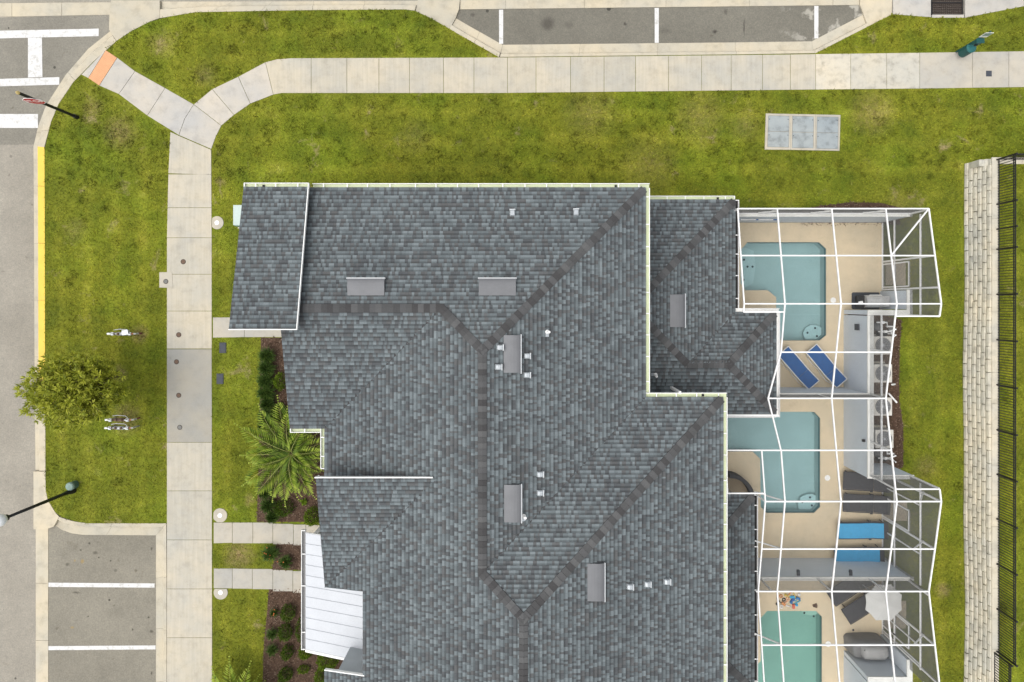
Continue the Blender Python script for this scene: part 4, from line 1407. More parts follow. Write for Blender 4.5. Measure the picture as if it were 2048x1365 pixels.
enc_labels = ['white-framed pool cage at the lawn end of the row', 'white-framed pool cage in the middle of the row', 'white-framed pool cage over the greener pool and umbrella']
encs = []
for i, (y0_, y1_) in enumerate(((3.69, -3.67), (-3.67, -11.16), (-11.16, -18.6))):
    encs.append(thing('pool_enclosure', enc_labels[i], 'pool enclosure', (12, (y0_ + y1_) / 2, 0), 'screen enclosures over the pools'))
def seg(enc, name, a, b, w=BW, h=BW * 1.25, mat='white'):
    mb = MB(); mb.bar(a, b, w, h)
    return build(name, mb, M[mat], encs[enc])
def rowbeam(enc, y, xa, xb):
    seg(enc, 'beam', (xa, y, zrow(y)), (xb, y, zrow(y)))
def colbeam(enc, x, ys):
    for a, b in zip(ys[:-1], ys[1:]):
        seg(enc, 'purlin', (x, a, zrow(a) + .012), (x, b, zrow(b) + .012), BW * .95, BW * 1.2)
C = COLX
rowbeam(0, 3.69, C[0], C[4]); rowbeam(0, 1.84, C[0], C[4]); rowbeam(0, 0.0, C[0], C[4]); rowbeam(0, -0.47, C[3], C[4]); rowbeam(0, -0.31, C[0], C[1])
rowbeam(0, -1.85, C[1], C[3]); rowbeam(0, -3.67, C[1] - .35, C[3])
colbeam(0, C[0], [3.69, 1.84, 0, -.31]); colbeam(0, C[1], [3.69, 1.84, 0, -1.85]); seg(0, 'purlin', (C[1], -1.85, 3.9), (C[1] - .35, -3.67, 3.5))
colbeam(0, C[2], [3.69, 1.84, 0, -1.85, -3.67]); colbeam(0, C[3], [3.69, 1.84, 0, -1.85, -3.67]); colbeam(0, C[4], [3.69, 1.84, 0, -.47])
seg(0, 'brace', (C[3], 1.84, 3.9), (C[4], 3.69, 3.5))
seg(1, 'purlin', (C[1] - .35, -3.67, 3.5), (C[1], -5.6, 3.9)); colbeam(1, C[1], [-5.6, -7.44, -9.37, -11.16])
for c in (2, 3): colbeam(1, C[c], [-3.67, -5.6, -7.44, -9.37, -11.16])
colbeam(1, C[4], [-7.0, -7.44, -9.37, -11.16]); colbeam(1, C['m'], [-5.6, -7.44, -9.37, -11.16]); colbeam(1, C['k'], [-4.32, -5.6, -7.15])
rowbeam(1, -4.32, C['k'], C[1] + .02); rowbeam(1, -5.6, C['k'] - .3, C[3]); rowbeam(1, -7.15, C['k'], C['m']); rowbeam(1, -7.44, C['m'], C[4]); rowbeam(1, -7.0, C[3], C[4])
rowbeam(1, -9.37, C['m'], C[4]); rowbeam(1, -11.16, C['m'] - .08, C[4])
for c in ('m', 1, 2, 3, 4): colbeam(2, C[c], [-11.16, -13.04, -14.9, -16.8])
for y in (-13.04, -14.9, -16.8): rowbeam(2, y, C['m'], C[4])
# walls of the cages: posts, rails, knee braces
def post(enc, x, y, z0=0.02, w=0.07):
    seg(enc, 'post', (x, y, z0), (x, y, zrow(y) - .03), w, w)
def rail(enc, a, b, w=0.065):
    seg(enc, 'rail', a, b, w, w)
XE = C[4]
for y, e in ((3.66, 0), (1.84, 0), (0.62, 0), (-7.44, 1), (-9.37, 1), (-11.3, 1), (-13.04, 2), (-14.4, 2)):
    post(e, XE, y)
post(0, XE, -0.47, 2.2); post(1, XE, -7.0, 2.2)
for e, ya, yb in ((0, 3.55, 0.6), (1, -7.1, -11.15), (2, -11.3, -14.5)):
    rail(e, (XE, ya, .05), (XE, yb, .05), .06); rail(e, (XE, ya, 1.03), (XE, yb, 1.03)); rail(e, (XE, ya, 2.96), (XE, yb, 2.96))
rail(0, (XE, .6, 2.96), (XE, -.47, 2.96))
for y, e in ((0, 0), (-1.85, 0), (-3.67, 0), (-5.6, 1), (-7.0, 1)):
    seg(e, 'post', (C[3] + .07, y, 2.2), (C[3], y, zrow(y) - .03), .055, .055)
rail(0, (C[3] + .1, -.45, 3.0), (C[3] + .1, -3.65, 3.0)); rail(1, (C[3] + .1, -3.7, 3.0), (C[3] + .1, -7.0, 3.0))
for x in (C[0] + .05, C[1], C[2], C[3]):
    seg(0, 'post', (x, 3.68, 2.2), (x, 3.68, 3.47), .05, .05)
rail(0, (C[0], 3.68, 2.24), (XE, 3.68, 2.24), .06)
for x in (C[1], C[2], C[3]):
    seg(0, 'brace', (x - .38, 3.66, 2.5), (x, 3.6, 3.46), .05, .05)
for x in (C[1] - .2, C[2], C[3]):
    seg(0, 'post', (x, -3.7, 2.2), (x, -3.67, 3.47), .05, .05); seg(1, 'post', (x, -11.2, 2.2), (x, -11.16, 3.47), .05, .05)
for y, e in ((-7.44, 1), (-9.37, 1), (-13.04, 2), (-14.9, 2)):
    seg(e, 'brace', (XE - .02, y + .05, 3.2), (XE - .75, y + .02, zrow(y) - .03), .045, .045)
    seg(e, 'post', (XE, y - .55 if y > -14 else y + .6, .02), (XE, y - .55 if y > -14 else y + .6, 2.96), .05, .05)
# screen doors
def door(e, y0, y1):
    t = [(XE + .02, y0, .06), (XE + .02, y1, .06), (XE + .02, y1, 2.1), (XE + .02, y0, 2.1)]
    mb = MB()
    for a, b in zip(t, t[1:] + t[:1]): mb.bar(a, b, .06, .05)
    mb.bar((XE + .02, y0, 1.0), (XE + .02, y1, 1.0), .06, .05)
    d = build('screen_door', mb, M['white'], encs[e])
    hb = MB(); hb.box((XE - .03, y1 + (y0 - y1) * .1, 1.05), (.05, .04, .14)); build('handle', hb, M['black'], d)
door(0, 1.72, 0.72); door(1, -8.45, -9.3); door(2, -13.15, -14.1)
seg(1, 'post', (C['m'], -7.44, 3.1), (C['m'], -7.44, 4.25), .05, .05)
for y, e in ((-7.44, 1), (-9.37, 1), (-13.04, 2)):
    seg(e, 'brace', (8.9, y, 3.0), (C['m'] + .75, y, zrow(y) - .05), .045, .045)
# screens
def roof_screen(acc, xa, xb, ya, yb, xa2=None):
    weave(acc, (xa, ya, zrow(ya)), (xb, ya, zrow(ya)), (xb, yb, zrow(yb)), (xa if xa2 is None else xa2, yb, zrow(yb)), 0.034, 0.0026)
def wall_screen(acc, a, b, za0, za1, zb1=None, dia=0.0085):
    zb1 = za1 if zb1 is None else zb1
    weave(acc, (*a, za0), (*b, za0), (*b, zb1), (*a, za1), 0.03, dia)
ra = [[], [], []]; wa = [[], [], []]
for ya, yb in ((3.69, 1.84), (1.84, 0), (0, -.4)):
    for c0, c1 in ((0, 1), (1, 2), (2, 3), (3, 4)): roof_screen(ra[0], C[c0], C[c1], ya, yb)
for ya, yb in ((-.4, -1.85), (-1.85, -3.67)):
    for c0, c1 in ((1, 2), (2, 3)): roof_screen(ra[0], C[c0], C[c1], ya, yb)
for ya, yb in ((-3.67, -5.6), (-5.6, -7.44), (-7.44, -9.37), (-9.37, -11.16)):
    for c0, c1 in ((1, 2), (2, 3)): roof_screen(ra[1], C[c0], C[c1], ya, yb)
for ya, yb in ((-7.0, -7.44), (-7.44, -9.37), (-9.37, -11.16)): roof_screen(ra[1], C[3], C[4], ya, yb)
for ya, yb in ((-5.6, -7.44), (-7.44, -9.37), (-9.37, -11.16)): roof_screen(ra[1], C['m'], C[1], ya, yb)
roof_screen(ra[1], C['k'], C['m'], -5.6, -7.15); roof_screen(ra[1], C['k'], C[1], -4.32, -5.6)
for ya, yb in ((-11.16, -13.04), (-13.04, -14.9), (-14.9, -16.8)):
    for c0, c1 in (('m', 1), (1, 2), (2, 3), (3, 4)): roof_screen(ra[2], C[c0], C[c1], ya, yb)
for e, segs in ((0, [(3.66, 1.84), (1.84, 0), (0, -.47)]), (1, [(-7.0, -7.44), (-7.44, -9.37), (-9.37, -11.16)]), (2, [(-11.16, -13.04), (-13.04, -14.9)])):
    for ya, yb in segs: wall_screen(wa[e], (XE, ya), (XE, yb), .06 if ya < 3.7 and yb > -.4 or ya < -7.2 else 2.2, zrow(ya), zrow(yb))
wall_screen(wa[0], (C[0], 3.69), (XE, 3.69), 2.2, 3.5, dia=.004)
for e, segs in ((0, [(-.47, -1.85), (-1.85, -3.67)]), (1, [(-3.67, -5.6), (-5.6, -7.0)])):
    for ya, yb in segs: wall_screen(wa[e], (C[3] + .04, ya), (C[3] + .04, yb), 2.2, zrow(ya), zrow(yb), dia=.0032)
wall_screen(wa[0], (C[3], -.47), (XE, -.47), 2.2, zrow(-.47), dia=.004); wall_screen(wa[1], (C[3], -7.0), (XE, -7.0), 2.2, zrow(-7.0), dia=.004)
wall_screen(wa[0], (C[1] - .35, -3.69), (C[3], -3.69), 2.2, 3.5, dia=.004); wall_screen(wa[1], (C['m'], -11.18), (XE, -11.18), 2.2, 3.5, dia=.005)
for e in range(3):
    for nm, acc in (('roof_screen', ra[e]), ('wall_screen', wa[e])):
        o = tint_mesh(nm, np.array(acc), 0, np.ones(len(acc) // 4), M['screen'], encs[e], kind='stuff')

# ---- privacy walls
def pwall(label, rects, extras=(), h=2.14, capz=2.2):
    c = rects[0]
    t = thing('privacy_wall', label, 'wall', ((c[0] + c[1]) / 2, (c[2] + c[3]) / 2, 0), 'stucco walls between the pool decks')
    mb = MB(); cb = MB()
    for x0, x1, y0, y1 in rects:
        mb.prism([(x0 + .02, y0 + .02), (x1 - .02, y0 + .02), (x1 - .02, y1 - .02), (x0 + .02, y1 - .02)], -.1, h)
        cb.prism([(x0, y0), (x1, y0), (x1, y1), (x0, y1)], h, capz)
    build('wall_body', mb, M['stucco_pale'], t)
    build('coping', cb, M['wallcap'], t)
    return t
M['stucco_pale'] = mat_plain('pale_grey_stucco', (0.58, 0.63, 0.68), 0.9, 0.04, 1.2)
wN = pwall('grey stucco wall along the lawn side of the first pool', [(8.3, 15.58, 3.55, 3.76)])
wS = pwall('short L of stucco wall behind the open steel grill', [(15.36, 15.58, -.25, .57), (13.76, 15.585, -.47, -.25)])
wE = pwall('long stucco wall in front of the air conditioners', [(13.75, 14.0, -7.12, -.475)])
wD = pwall('stucco wall at the foot of the two blue loungers', [(9.3, 13.745, -3.78, -3.64)])
wC = pwall('short stucco wall closing the equipment bay beside the dark loungers', [(14.005, 15.65, -7.15, -6.98)])
wU = pwall('stucco wall beside the bright blue loungers with two dark lamps', [(8.55, 15.64, -11.28, -11.14)])
wG = pwall('stucco wall corner behind the covered grill', [(15.36, 15.58, -15.2, -14.5), (13.76, 15.585, -15.42, -15.205), (13.75, 14.0, -19, -15.425)])
for x in (11.0, 13.15):      # lamps below the coping
    mb = MB(); mb.box((x, -11.06, 2.02), (.12, .14, .06)); mb.box((x + .02, -11.0, 1.95), (.1, .12, .12)); build('wall_lamp', mb, M['grey_cap'], wU)
mb = MB(); mb.box((13.72, -.98, 1.35), (.05, .26, .34)); build('switch_box', mb, M['grey_cap'], wE)
mb = MB(); mb.box((13.7, -5.62, 1.95), (.1, .1, .1)); build('wall_lamp', mb, M['black'], wE)
t = thing('pool_pole', 'telescopic pool pole with blue ends hung along the stucco wall', 'pole', (9.6, 3.5, 1.6))
mb = MB(); mb.tube([(8.7, 3.5, 1.6), (10.15, 3.5, 1.6)], .016, 8); build('shaft', mb, M['pvc'], t)
mb = MB()
for a, b in ((8.55, 8.75), (9.4, 9.5), (10.12, 10.27)): mb.tube([(a, 3.5, 1.6), (b, 3.5, 1.6)], .024, 8)
build('grip', mb, M['blue'], t)

# ================================================================== POOLSIDE THINGS
def make_lounger(sling, frame, arch=False, cushion=None, L=1.96, W=.62, back=.64, lift=.13, zs=.33):
    """local: x along the length, head at +x"""
    xh = L / 2
    root = bpy.data.objects.new('sun_lounger', None); link(root)
    def zc(x):
        if x > xh - back: return zs + (x - (xh - back)) / back * lift
        return zs + .02 * math.cos((x + .3) * 2.6)
    def sheet(x0, x1, w, dz, th, n=9):
        mb = MB(); rows = []
        for k in range(n + 1):
            x = x0 + (x1 - x0) * k / n
            rows.append([(x, -w / 2, zc(x) + dz), (x, w / 2, zc(x) + dz), (x, w / 2, zc(x) + dz - th), (x, -w / 2, zc(x) + dz - th)])
        for a, b in zip(rows[:-1], rows[1:]):
            for i in range(4):
                j = (i + 1) % 4
                mb.face([a[i], b[i], b[j], a[j]])
        mb.face(rows[0]); mb.face(rows[-1][::-1])
        return mb
    build('seat_sling', sheet(-xh, xh - back - .006, W - .05, 0, .012), M[sling], root, world=False)
    build('backrest_sling', sheet(xh - back + .006, xh, W - .05, 0, .012), M[sling], root, world=False)
    for s in (-1, 1):
        mb = MB(); mb.tube([(x, s * W / 2, zc(x)) for x in np.linspace(-xh, xh, 12)], .02, 6)
        build('side_rail', mb, M[frame], root, world=False)
        mb = MB()
        if arch:
            mb.tube([(-xh + .05, s * W / 2, zs), (-xh + .28, s * (W / 2 + .03), .05), (-.35, s * (W / 2 + .03), .02), (-.05, s * (W / 2 + .02), .2), (.2, s * (W / 2 + .03), .03), (xh - .35, s * (W / 2 + .03), .03), (xh - .15, s * W / 2, zs + lift * .7)], .018, 6)
            build('rocker_leg', mb, M[frame], root, world=False)
        else:
            for x in (-xh + .2, xh - back - .05):
                lb = MB(); lb.tube([(x, s * (W / 2 - .02), 0), (x, s * (W / 2 - .02), zc(x))], .022, 6); build('leg', lb, M[frame], root, world=False)
            lb = MB(); lb.tube([(xh - .15, s * (W / 2 - .02), 0), (xh - .2, s * (W / 2 - .02), zc(xh - .2))], .02, 6); build('leg', lb, M[frame], root, world=False)
            lb = MB(); lb.box((xh - back - .1, s * (W / 2 + .03), zs + .02), (.1, .05, .06)); build('hinge', lb, M[frame], root, world=False)
    mb = MB()
    for x in (-xh, xh): mb.tube([(x, -W / 2, zc(x)), (x, W / 2, zc(x))], .02, 6)
    build('end_bar', mb, M[frame], root, world=False)
    if cushion:
        build('cushion', sheet(-xh + .01, xh - .2, W - .08, .07, .055), M[cushion], root, world=False)
    return root
M['lounger_white'] = mat_plain('white_lounger_frame', (0.72, 0.72, 0.70), 0.4, 0.03)
def put(o, px, py, ang, z, label, cat, group):
    x, y = G(px, py, z)
    o.location = (x, y, 0.022); o.rotation_euler = (0, 0, ang)
    tag(o, label, cat, group)
    return o
lb = make_lounger('blue', 'lounger_white', True, W=.6)
put(lb, 1596, 736, R(-49), .35, 'deep blue sun lounger nearer the roof eave', 'sun lounger', 'blue loungers beside the first pool')
l2 = copy_tree(lb)
put(l2, 1652, 732, R(-50), .35, 'deep blue sun lounger nearer the long stucco wall', 'sun lounger', 'blue loungers beside the first pool')
ld = make_lounger('charcoal', 'charcoal', False, W=.76)
put(ld, 1732, 964, R(-3), .35, 'charcoal sun lounger partly behind the end of the stucco wall', 'sun lounger', 'loungers beside the second pool')
l4 = copy_tree(ld); put(l4, 1732, 1008, R(-3), .35, 'bare charcoal sun lounger beside the bright blue ones', 'sun lounger', 'loungers beside the second pool')
lc = make_lounger('charcoal', 'charcoal', False, 'sky_blue', W=.72, L=2.1)
put(lc, 1725, 1061, R(1), .35, 'bright blue cushioned lounger next to the bare charcoal one', 'sun lounger', 'loungers beside the second pool')
l6 = copy_tree(lc); put(l6, 1717, 1112, R(2), .35, 'bright blue cushioned lounger next to the stucco wall', 'sun lounger', 'loungers beside the second pool')
l7 = copy_tree(ld); put(l7, 1699, 1173, R(33), .3, 'charcoal lounger half behind the wall near the toys', 'sun lounger', 'loungers beside the third pool')
l8 = copy_tree(ld); put(l8, 1729, 1209, R(33), .3, 'charcoal lounger reaching under the pale umbrella', 'sun lounger', 'loungers beside the third pool')

# umbrella
ux, uy = G(1770.6, 1208, 2.25)
t = thing('patio_umbrella', 'pale grey octagonal patio umbrella open beside the charcoal lounger', 'umbrella', (ux, uy, .022))
for k in range(8):
    a0, a1 = 2 * math.pi * (k + .5) / 8, 2 * math.pi * (k + 1.5) / 8
    r = .80
    p0, p1 = (ux + r * math.cos(a0), uy + r * math.sin(a0), 2.12), (ux + r * math.cos(a1), uy + r * math.sin(a1), 2.12)
    mid = (ux + r * .89 * math.cos((a0 + a1) / 2), uy + r * .89 * math.sin((a0 + a1) / 2), 2.135)
    top = (ux, uy, 2.4)
    mb = MB(); mb.face([top, p0, mid]); mb.face([top, mid, p1])
    lo = [(q[0], q[1], q[2] - .015) for q in (top, p0, mid, p1)]
    mb.face([lo[0], lo[2], lo[1]]); mb.face([lo[0], lo[3], lo[2]]); mb.face([p0, lo[1], lo[2], mid]); mb.face([mid, lo[2], lo[3], p1])
    build('canopy_panel', mb, M['umbrella'], t)
    mb = MB(); mb.tube([(ux, uy, 2.37), (p0[0], p0[1], 2.095)], .008, 5); build('rib', mb, M['pipe_grey'], t)
mb = MB(); mb.tube([(ux, uy, .05), (ux, uy, 2.42)], .022, 8); build('pole', mb, M['pipe_grey'], t)
mb = MB(); mb.lathe((ux, uy, .022), [(.27, 0), (.25, .05), (.05, .09)], 20); build('base', mb, M['cover'], t)
mb = MB(); mb.lathe((ux, uy, 2.4), [(.03, 0), (.025, .04), (.0, .06)], 10); build('finial', mb, M['umbrella'], t)

# covered grill
gx, gy = 14.55, -14.78
t = thing('covered_grill', 'barbecue grill under a slumped grey vinyl cover by the wall', 'grill', (gx, gy, .022))
def loft(rings, n=28, seed=1):
    mb = MB(); rr = random.Random(seed)
    base = 0
    ph = [rr.uniform(0, 6.28) for _ in range(6)]
    for (cx, cy, a, b, z, e) in rings:
        for k in range(n):
            th = 2 * math.pi * k / n
            c, s = math.cos(th), math.sin(th)
            w = 1 + .018 * math.sin(5 * th + ph[0] + z * 4) + .014 * math.sin(9 * th + ph[1])
            mb.v.append((cx + a * w * math.copysign(abs(c) ** e, c), cy + b * w * math.copysign(abs(s) ** e, s), z))
    for i in range(len(rings) - 1):
        for k in range(n):
            p, q = i * n + k, i * n + (k + 1) % n
            mb.f.append((p, q, q + n, p + n)); mb.mi.append(0)
    mb.f.append(tuple((len(rings) - 1) * n + k for k in range(n))); mb.mi.append(0)
    return mb
build('lower_cover', loft([(gx, gy, .80, .36, .03, .45), (gx, gy, .78, .35, .5, .42), (gx, gy, .76, .34, .86, .42), (gx, gy, .70, .29, .92, .5), (gx + .0, gy, .5, .2, .93, .6)], seed=4), M['cover'], t, True)
build('hood_cover', loft([(gx + .1, gy - .02, .56, .30, .9, .5), (gx + .1, gy - .02, .54, .29, 1.08, .5), (gx + .1, gy - .02, .44, .22, 1.2, .6), (gx + .1, gy - .02, .25, .12, 1.24, .8), (gx + .1, gy - .02, .05, .03, 1.25, 1)], seed=9), M['cover_lit'], t, True)
mb = MB(); mb.box((gx - .35, gy + .1, 1.13), (.09, .12, .02), .5); build('vent_flap', mb, M['vent_dark'], t)

# open steel grill on a dark mat
mb = MB(); mb.prism([(14.12 + .05, -.24), (15.3, -.24), (15.34, -.2), (15.34, .46), (15.3, .5), (14.17, .5), (14.12, .45), (14.12, -.19)], .022, .034)
o = build('grill_mat', mb, M['grey_cap']); tag(o, 'dark rubber mat under the steel grill', 'mat')
gx, gy = 14.62, .1
t = thing('gas_grill', 'stainless steel gas grill with side shelves on the dark mat', 'grill', (gx, gy, .034))
mb = MB(); mb.box((gx, gy, .46), (.72, .5, .8)); build('cabinet', mb, M['black'], t)
mb = MB(); mb.prism([(gx - .36, gy - .26), (gx + .36, gy - .26), (gx + .36, gy + .26), (gx - .36, gy + .26)], .86, .96); build('firebox', mb, M['steel'], t)
mb = MB()
prof = [(-.26, .965), (-.22, 1.08), (-.1, 1.16), (.08, 1.16), (.2, 1.08), (.25, .965)]
for (a, za), (b, zb) in zip(prof[:-1], prof[1:]):
    mb.face([(gx - .36, gy + a, za), (gx - .36, gy + b, zb), (gx + .36, gy + b, zb), (gx + .36, gy + a, za)][::-1])
for s in (-1, 1):
    mb.face([(gx + s * .36, gy + a, z) for a, z in prof][::s])
build('hood', mb, M['steel'], t)
mb = MB(); mb.tube([(gx - .25, gy + .22, 1.12), (gx - .25, gy + .27, 1.12), (gx + .25, gy + .27, 1.12), (gx + .25, gy + .22, 1.12)], .014, 6); build('handle', mb, M['pvc'], t)
for s in (-1, 1):
    mb = MB(); mb.box((gx + s * .53, gy, .92), (.32, .46, .03)); build('side_shelf', mb, M['steel'] if s > 0 else M['black'], t)
for x in (-.24, -.08, .08, .24):
    mb = MB(); mb.tube([(gx + x, gy + .26, .9), (gx + x, gy + .29, .9)], .025, 8); build('knob', mb, M['black'], t)
mb = MB(); mb.box((gx - .55, gy - .05, .95), (.18, .12, .04), .2); build('tray', mb, M['pvc'], t)
for sx_ in (-1, 1):
    for sy_ in (-1, 1):
        mb = MB(); mb.tube([(gx + sx_ * .3 - .02, gy + sy_ * .2, .07), (gx + sx_ * .3 + .02, gy + sy_ * .2, .07)], .04, 10); build('caster', mb, M['black'], t)

# toys in a heap
cols = [(.6, .26, .1), (.04, .18, .4), (.6, .45, .1), (.02, .02, .03), (.7, .7, .7), (.05, .35, .6), (.6, .12, .08), (.75, .4, .25), (.1, .45, .6), (.04, .1, .3)]
cnames = ['orange', 'blue', 'yellow', 'black', 'white', 'sky blue', 'red', 'peach', 'aqua', 'navy']
kinds = ['ring', 'stick', 'float', 'ball']
tm = [mat_plain('toy_' + n.replace(' ', '_'), c, .5, .06) for n, c in zip(cnames, cols)]
tr_ = random.Random(5)
slots = [(1561, 1192), (1557, 1201), (1566, 1207), (1570, 1189), (1575, 1197), (1574, 1211), (1583, 1193), (1581, 1204), (1590, 1199), (1588, 1190), (1595, 1196), (1592, 1209), (1567, 1199), (1579, 1186), (1586, 1212), (1597, 1188), (1562, 1213), (1571, 1204), (1584, 1199), (1553, 1207), (1577, 1192), (1594, 1204)]
for i, (px, py) in enumerate(slots):
    x, y = G(px, py)
    ci = [0, 3, 0, 2, 7, 4, 5, 1, 8, 2, 1, 5, 3, 0, 6, 4, 4, 7, 9, 3, 2, 8][i]
    k = kinds[i % 4]; a = tr_.uniform(0, 3.1)
    mb = MB(); dx, dy = math.cos(a), math.sin(a)
    if k == 'ring':
        mb.tube([(x + .062 * math.cos(q), y + .062 * math.sin(q), .045) for q in np.linspace(0, 6.0, 13)], .025, 6)
    elif k == 'stick':
        mb.tube([(x - dx * .16, y - dy * .16, .05), (x, y, .06), (x + dx * .16, y + dy * .16, .05)], [.015, .026, .018], 7)
    elif k == 'float':
        mb.box((x, y, .06), (.2, .1, .06), a); mb.box((x + dx * .04, y + dy * .04, .1), (.12, .09, .03), a)
    else:
        mb.lathe((x, y, .022), [(.02, 0), (.055, .02), (.065, .055), (.05, .1), (.015, .115)], 12)
    o = build('pool_toy', mb, tm[ci], loc=(x, y, .022), smooth=(k != 'float'))
    tag(o, '%s toy %s in the heap on the deck of the greener pool' % (cnames[ci], k), 'toy', 'toys heaped beside the greener pool')
x, y = G(1629, 1210)
mb = MB(); mb.box((x, y, .04), (.2, .1, .05), .4); mb.box((x + .02, y - .06, .04), (.16, .08, .05), -.3)
o = build('flip_flops', mb, M['brown_cap'], loc=(x, y, .022)); tag(o, 'dark sandals left on the deck between the toys and lounger', 'sandals')
x, y = G(1706, 1260)
mb = MB(); mb.lathe((x, y, .022), [(.05, 0), (.045, .012)], 12)
o = build('deck_drain', mb, M['grey_cap'], loc=(x, y, .022)); tag(o, 'small dark round drain in the deck beside the covered grill', 'drain')

# curved daybed in the covered corner of the second deck
t = thing('curved_daybed', 'dark curved wicker daybed in the corner under the eave', 'daybed', (8.6, -8.0 + .55, .022))
cx, cy = G(1450, 990)
mb = MB()
for k in range(14):
    a0, a1 = R(5 + 85 * k / 14), R(5 + 85 * (k + 1) / 14)
    for r0, r1, z0, z1 in ((.92, 1.08, .75, .75),):
        q = [(cx + r * math.cos(a), cy + r * math.sin(a)) for r, a in ((r0, a0), (r1, a0), (r1, a1), (r0, a1))]
        mb.prism(q, .05, .75)
build('backrest', mb, M['charcoal'], t)
mb = MB()
ring = [(cx + .91 * math.cos(R(5 + 85 * k / 14)), cy + .91 * math.sin(R(5 + 85 * k / 14))) for k in range(15)]
mb.prism([(cx + .05, cy + .05)] + ring, .05, .34); build('seat', mb, mat_plain('beige_cushion', (.36, .29, .2), .9, .08), t)

# ---- air conditioners and pool plumbing in the bay behind the long wall
ac_pos = [(-1.78, 'nearest the open steel grill'), (-2.98, 'second from the open steel grill'), (-4.4, 'third from the open steel grill'), (-5.78, 'farthest from the open steel grill')]
ac0 = None
for yy, tail in ac_pos:
    lab = 'beige air conditioner with round fan, ' + tail
    if ac0 is None:
        ac0 = thing('air_conditioner', lab, 'air conditioner', (15.1, yy, .01), 'air conditioners behind the stucco wall')
        mb = MB(); mb.box((0, 0, .04), (.9, .9, .08)); build('pad', mb, M['pad'], ac0, world=False)
        mb = MB(); mb.box((0, 0, .42), (.74, .74, .68)); mb.box((0, 0, .775), (.77, .77, .03)); build('cabinet', mb, M['condenser'], ac0, world=False)
        mb = MB(); mb.lathe((0, 0, .79), [(.33, 0), (.33, .012), (.3, .02)], 28); build('fan_well', mb, M['fan'], ac0, world=False)
        mb = MB()
        for r in (.1, .17, .24, .3):
            mb.tube([(r * math.cos(a), r * math.sin(a), .825) for a in np.linspace(0, 2 * math.pi, 25)], .006, 4, caps=False)
        for k in range(8):
            a = k * math.pi / 4; mb.tube([(.05 * math.cos(a), .05 * math.sin(a), .82), (.33 * math.cos(a), .33 * math.sin(a), .82)], .006, 4)
        mb.lathe((0, 0, .815), [(.06, 0), (.05, .02)], 12)
        build('fan_guard', mb, M['pipe_grey'], ac0, world=False)
        for k in range(7):
            mb = MB(); mb.box((0, 0, .16 + k * .08), (.75, .75, .012)); build('louvre', mb, M['fan'], ac0, world=False)
    else:
        c = copy_tree(ac0); c.location = (15.1 + (.06 if yy < -5 else 0), yy, .01); c['label'] = lab
def plumbing(y, label):
    t = thing('pool_pump', label, 'pool pump', (15.2, y, .01), 'pool pumps behind the stucco wall')
    mb = MB(); mb.lathe((15.0, y, .01), [(.17, 0), (.17, .5), (.12, .62), (.03, .66)], 18); build('filter_tank', mb, M['fan'], t, True)
    mb = MB(); mb.tube([(15.15, y - .3, .2), (15.55, y - .3, .2)], .11, 12); build('motor', mb, M['black'], t)
    mb = MB()
    mb.tube([(14.85, y + .2, .75), (15.3, y + .2, .75), (15.3, y + .02, .75), (15.6, y + .02, .7), (15.6, y + .02, .1)], .032, 8)
    build('pvc_pipe', mb, M['pvc'], t)
    mb = MB()
    mb.tube([(15.0, y - .2, .6), (15.45, y - .2, .6), (15.75, y - .1, .6), (15.75, y - .1, .05)], .032, 8)
    build('pvc_pipe', mb, M['pvc'], t)
    mb = MB()
    mb.tube([(15.55, y - .3, .25), (15.7, y - .3, .45), (15.7, y - .35, .7)], .032, 8)
    build('pvc_pipe', mb, M['pvc'], t)
    for x, z in ((15.1, .75), (15.3, .6)):
        mb = MB(); mb.box((x, y + (.2 if z > .7 else -.2), z), (.12, .11, .12)); build('valve', mb, M['pvc'], t)
plumbing(-1.0, 'black pool pump with white pipes beside the first air conditioner')
plumbing(-6.45, 'black pool pump with white pipes beside the last air conditioner')
for i, (a, b, lab) in enumerate((((15.55, -1.15), (15.95, -1.42), 'short white drain pipe lying across the mulch by the pump'), ((15.75, -3.52), (15.97, -3.52), 'stub of white pipe poking straight out over the mulch'), ((15.6, -3.9), (16.05, -4.32), 'slanting white pipe across the mulch beside the third condenser'))):
    mb = MB(); mb.tube([(*a, .3 if i else .5), (*b, .12)], .04, 8)
    o = build('drain_pipe', mb, M['pvc'], loc=(*a, .1)); tag(o, lab, 'pipe', 'white pipes across the mulch strip')

# ================================================================== RETAINING WALL AND FENCE
t = thing('retaining_wall', 'stepped pale concrete block retaining wall below the black fence', 'retaining wall', (19.4, -5, 0))
BL, BH, SB = 0.55, 0.187, 0.072
WY0 = 6.17
mb0 = []
for v in range(3):
    rr = random.Random(v)
    mb = MB()
    d = [rr.uniform(-.012, .012) for _ in range(4)]
    e = .018
    # split-face block: front face bulges, edges chamfered
    mb.v += [(-.0, -BL / 2 + .006, 0), (-.0, BL / 2 - .006, 0), (.32, BL / 2 - .006, 0), (.32, -BL / 2 + .006, 0),
             (-.03 + d[0], -BL / 2 + .03, BH * .4), (-.03 + d[1], BL / 2 - .03, BH * .4),
             (.0 + e * .4, -BL / 2 + .012, BH - .006), (.0 + e * .4, BL / 2 - .012, BH - .006 + d[2] * .3), (.32, BL / 2 - .006, BH - .004), (.32, -BL / 2 + .006, BH - .004)]
    mb.f += [(0, 4, 5, 1), (4, 6, 7, 5), (6, 9, 8, 7), (1, 5, 7, 8, 2), (0, 3, 9, 6, 4), (0, 1, 2, 3)]
    mb.mi += [0] * 6
    mb0.append(mesh_of('block', mb, M['block']))
rb = random.Random(2)
